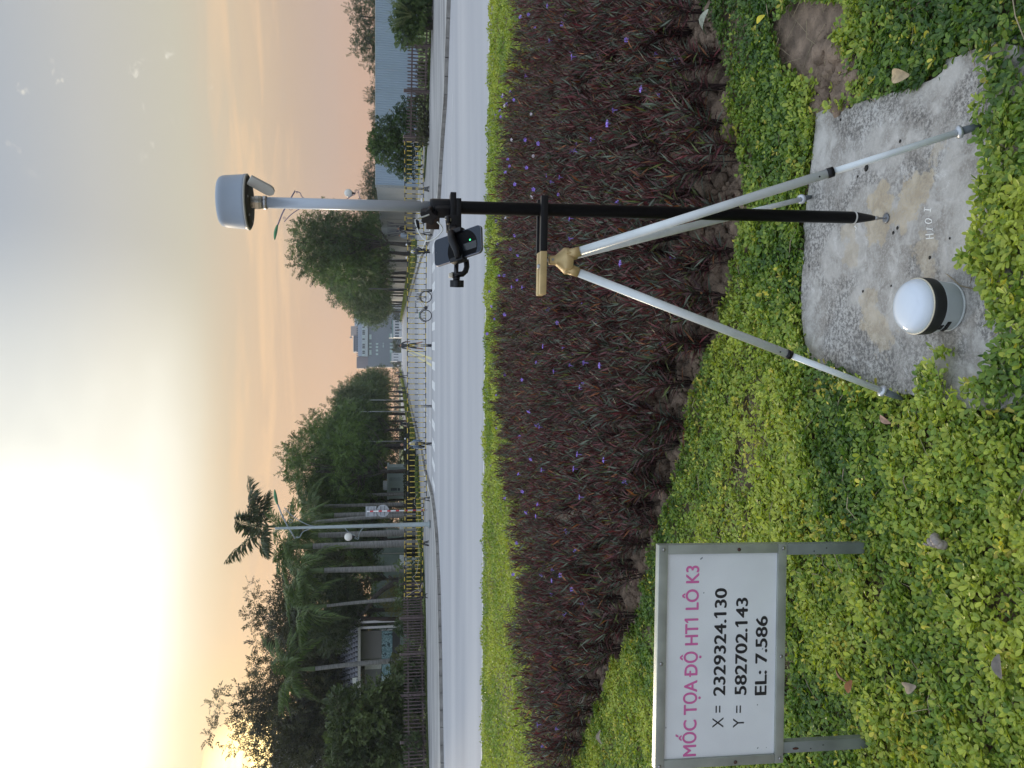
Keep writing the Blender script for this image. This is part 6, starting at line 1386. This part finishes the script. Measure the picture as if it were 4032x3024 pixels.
# apartment block seen low between the loose trees is left out of sight; park pavilion with tiled roof
YH = 60.0
def hp(x, y, dY=0): return P(x, y, YH+dY)
pv = thing('pavilion', 'small park pavilion with grey scalloped tile roof and a mural below grey panels', 'pavilion', (hp(1559, 2560).x, YH, -.05)); org = pv.location.copy()
tile_a = pm('roof_tile_grey', (.33,.34,.40), .7, var=.2, scale=3)
e0, e1 = hp(1409, 2432, -1.2), hp(1409, 2745, -1.2); zr = 6.35; xr0, xr1 = hp(1330, 2600).x, hp(1330, 2760).x
ev = [Vector((e1.x, YH-1.2, e0.z)), Vector((e0.x, YH-1.2, e0.z)), Vector((e0.x, YH+7.5, e0.z)), Vector((e1.x, YH+7.5, e0.z))]; rg_ = [Vector((xr1+.3, YH+3, zr)), Vector((xr0-.2, YH+3, zr))]
rb_ = MB().add([*ev, *rg_], [(0, 1, 5, 4), (1, 2, 5), (2, 3, 4, 5), (3, 0, 4)]).build('roof', pm('roof_base_dark', (.035,.035,.045), .8), pv, off=org)
tm = MB().add([(-.14, 0, .09), (.14, 0, .09), (.14, .24, .05), (-.14, .24, .05), (0, -.12, .09), (-.14, 0, -.05), (.14, 0, -.05), (0, -.12, -.05)], [(3, 0, 4, 1, 2), (0, 5, 7, 4), (4, 7, 6, 1)]).mesh('roof_tile', tile_a)
sl = math.atan2(zr-e0.z, 4.2); nrow = 9; cnt = 0; tv_, tf_ = [], []
for rr in range(nrow):
    f = rr/nrow; zz = e0.z+(zr-e0.z)*f+.05; yy = YH-1.2+4.2*f; xl = ev[0].x+(rg_[0].x-ev[0].x)*f; xrr = ev[1].x+(rg_[1].x-ev[1].x)*f; xx = xl+.18+(.19 if rr % 2 else 0)
    while xx < xrr-.1:
        if cnt < 290: obj_of('roof_tile', tm, rb_, (xx-org.x, yy-org.y, zz-org.z), (sl, 0, 0)); cnt += 1
        else:
            Mx = Matrix.Translation((xx, yy, zz)) @ Matrix.Rotation(sl, 4, 'X'); b0 = len(tv_); tv_ += [Mx @ vv_.co for vv_ in tm.vertices]; tf_ += [tuple(i+b0 for i in p.vertices) for p in tm.polygons]
        xx += .38
if tv_: tag(MB().add(tv_, tf_).build('roof_tile', tile_a, rb_, off=org), kind='stuff')
MB().box(((e0.x+e1.x)/2, YH-1.22, e0.z-.10), (abs(e1.x-e0.x), .08, .20)).build('eaves_board', pm('eaves_pale', (.42,.40,.37), .6), pv, off=org)
def hbox(nm, mat, x0_, x1_, ya, yb_, fr_, dep):
    a = hp(x0_, ya, fr_); b = hp(x1_, yb_, fr_); return MB().box(((a.x+b.x)/2, YH+fr_+dep/2, (a.z+b.z)/2), (abs(a.x-b.x), dep, abs(a.z-b.z))).build(nm, mat, pv, off=org)
hbox('wall_panel', pm('pavilion_panel_grey', (.20,.19,.19), .8, var=.04), 1419, 1502, 2487, 2592, 0, .2); hbox('wall_panel', pm('pavilion_panel_dark', (.15,.15,.15), .8, var=.04), 1436, 1500, 2634, 2740, .1, .2)
hbox('pale_panel', pm('pavilion_pale', (.45,.45,.42), .7), 1436, 1501, 2600, 2633, .05, .2)
hbox('soffit_beam', pm('beam_brown', (.09,.07,.06), .7), 1412, 1419, 2434, 2745, .1, .3)
def mural_mat():
    m = pm('mural_print', (.10,.20,.24), .6, var=.1); nt = m.node_tree; N = nt.nodes; L = nt.links; b = N['Principled BSDF']; tc = N.new('ShaderNodeTexCoord'); v = N.new('ShaderNodeTexVoronoi'); v.inputs['Scale'].default_value = 2.6; v.distance = 'MANHATTAN'; n = N.new('ShaderNodeTexNoise'); n.inputs['Scale'].default_value = 3.5; n.inputs['Detail'].default_value = 3; n.inputs['Distortion'].default_value = 1.0
    L.new(tc.outputs['Object'], n.inputs['Vector']); L.new(tc.outputs['Object'], v.inputs['Vector']); cr = N.new('ShaderNodeValToRGB'); cr.color_ramp.interpolation = 'CONSTANT'; e = cr.color_ramp.elements; e[0].position = 0; e[0].color = (.02,.045,.055,1); e[1].position = .48; e[1].color = (.06,.13,.15,1); q = e.new(.55); q.color = (.25,.37,.42,1); q = e.new(.64); q.color = (.12,.22,.25,1)
    mx = N.new('ShaderNodeMath'); mx.operation = 'MULTIPLY_ADD'; L.new(v.outputs['Distance'], mx.inputs[0]); mx.inputs[1].default_value = .25; L.new(n.outputs[0], mx.inputs[2]); sb = N.new('ShaderNodeMath'); sb.operation = 'SUBTRACT'; L.new(mx.outputs[0], sb.inputs[0]); sb.inputs[1].default_value = .06; L.new(sb.outputs[0], cr.inputs[0]); L.new(cr.outputs[0], b.inputs['Base Color']); return m
mm = mural_mat()
for ya, yb_ in ((2485, 2551), (2553, 2598), (2613, 2660)): hbox('mural_board', mm, 1503.5, 1545, ya, yb_, 0, .1)
hbox('mural_board', pm('board_pale_blue', (.42,.52,.58), .6), 1503.5, 1534, 2662, 2680, 0, .1)
hbox('low_wall', pm('low_wall_dark', (.05,.05,.05), .9), 1545, 1575, 2480, 2745, .05, .3)
for y in (2446, 2468): hbox('steel_post', steel, 1419, 1570, y, y+2.2, 0, .08)
MB().tube([P(1412, 2437, YH-.6), P(1440, 2434, YH-.6), P(1504, 2437, YH-.6), P(1570, 2437, YH-.6)], [.10, .11, .16, .16], 9).build('post', pm('timber_dark', (.07,.05,.045), .8), pv, off=org)
fc = MB().box((0, 0, 0), (1.1, .03, .38)).build('roof_sign', pm('roof_sign_white', (.6,.6,.58), .6), pv); q_ = hp(1400, 2697, -1.25); fc.location = q_-org; fc.rotation_euler = (0, R(-6), 0)
# pale booth behind the hedge, and the hazy green screen wall of the park
YK = 78.0; kb = thing('booth', 'pale blue green booth with a window behind the dark hedge', 'booth', (P(1559, 1900, YK).x, YK, WALK)); org = kb.location.copy()
def kbox(nm, mat, x0_, x1_, ya, yb_, fr_, dep, zlo=None):
    a = P(x0_, ya, YK+fr_); b = P(x1_, yb_, YK+fr_); zl = min(a.z, b.z) if zlo is None else zlo; zh = max(a.z, b.z); return MB().box(((a.x+b.x)/2, YK+fr_+dep/2, (zl+zh)/2), (abs(a.x-b.x), dep, zh-zl)).build(nm, mat, kb, off=org)
booth_m = pm('booth_pale', (.42,.52,.52), .6, var=.05, scale=1)
kbox('wall', booth_m, 1530, 1580, 1840, 1963, 0, 3, WALK); kbox('roof', pm('booth_roof', (.50,.58,.58), .6), 1524, 1531, 1836, 1967, -.3, 3.6); kbox('window', glass_d, 1539, 1563, 1922, 1932, -.06, .1); kbox('window', glass_d, 1566, 1575, 1922, 1932, -.06, .1); kbox('water_tank', white_m, 1508, 1524, 1900, 1930, .6, 1.5); kbox('door', pm('booth_door', (.36,.45,.46), .6), 1534, 1578, 1880, 1893, -.05, .1)
scr_m = pm('screen_wall_grey_green', (.20,.25,.24), .8, var=.15, scale=.6, col2=(.14,.18,.17)); sw = thing('screen_wall', 'hazy grey green screen wall closing the park behind the palms', 'wall', (-44, 92, -.1))
for k in range(9): MB().box((k*3.0+1.47, 0, 2.3), (2.9, .1, 4.6)).build('screen_panel', scr_m, sw); MB().box((k*3.0, -.02, 2.35), (.10, .16, 4.7)).build('screen_post', steel, sw)
lw = thing('lamp_post_thin', 'thin dark post beside the right kerb, standing at the bicycle', 'post', G(1640, 1140, ROAD+.1)); MB().tube([(0, 0, 0), (0, 0, 3.9)], .045, 8).build('pole', pm('thin_post_dark', (.03,.03,.035), .5), lw)
for i, (py, Y, h) in enumerate([(1620, 86, 5.5), (1737, 72, 5.0), (1575, 100, 5)]):
    b_ = P(1600, py, Y); b_.z = WALK; t = thing('thin_pole', ['thin pale pole among the left tree trunks', 'thin pale pole behind the seated scooter rider', 'thin pale pole farther back in the left tree row'][i], 'pole', b_); MB().tube([(0, 0, 0), (0, 0, h)], .05, 8).build('shaft', pm('thin_pole_pale', (.35,.38,.38), .5), t)
# ------------------------------------------------------------------ thin evening haze
hz = MB().box((0, 240, 24.0), (800, 600, 50.6)).build('haze', None); tag(hz, kind='stuff')
hm_ = bpy.data.materials.new('haze'); hm_.use_nodes = True; nt = hm_.node_tree
for n in list(nt.nodes): nt.nodes.remove(n)
vo = nt.nodes.new('ShaderNodeVolumePrincipled'); vo.inputs['Density'].default_value = .0004; vo.inputs['Color'].default_value = (.86,.90,.96,1); vo.inputs['Anisotropy'].default_value = .2
oo = nt.nodes.new('ShaderNodeOutputMaterial'); nt.links.new(vo.outputs[0], oo.inputs['Volume']); hz.data.materials.append(hm_)
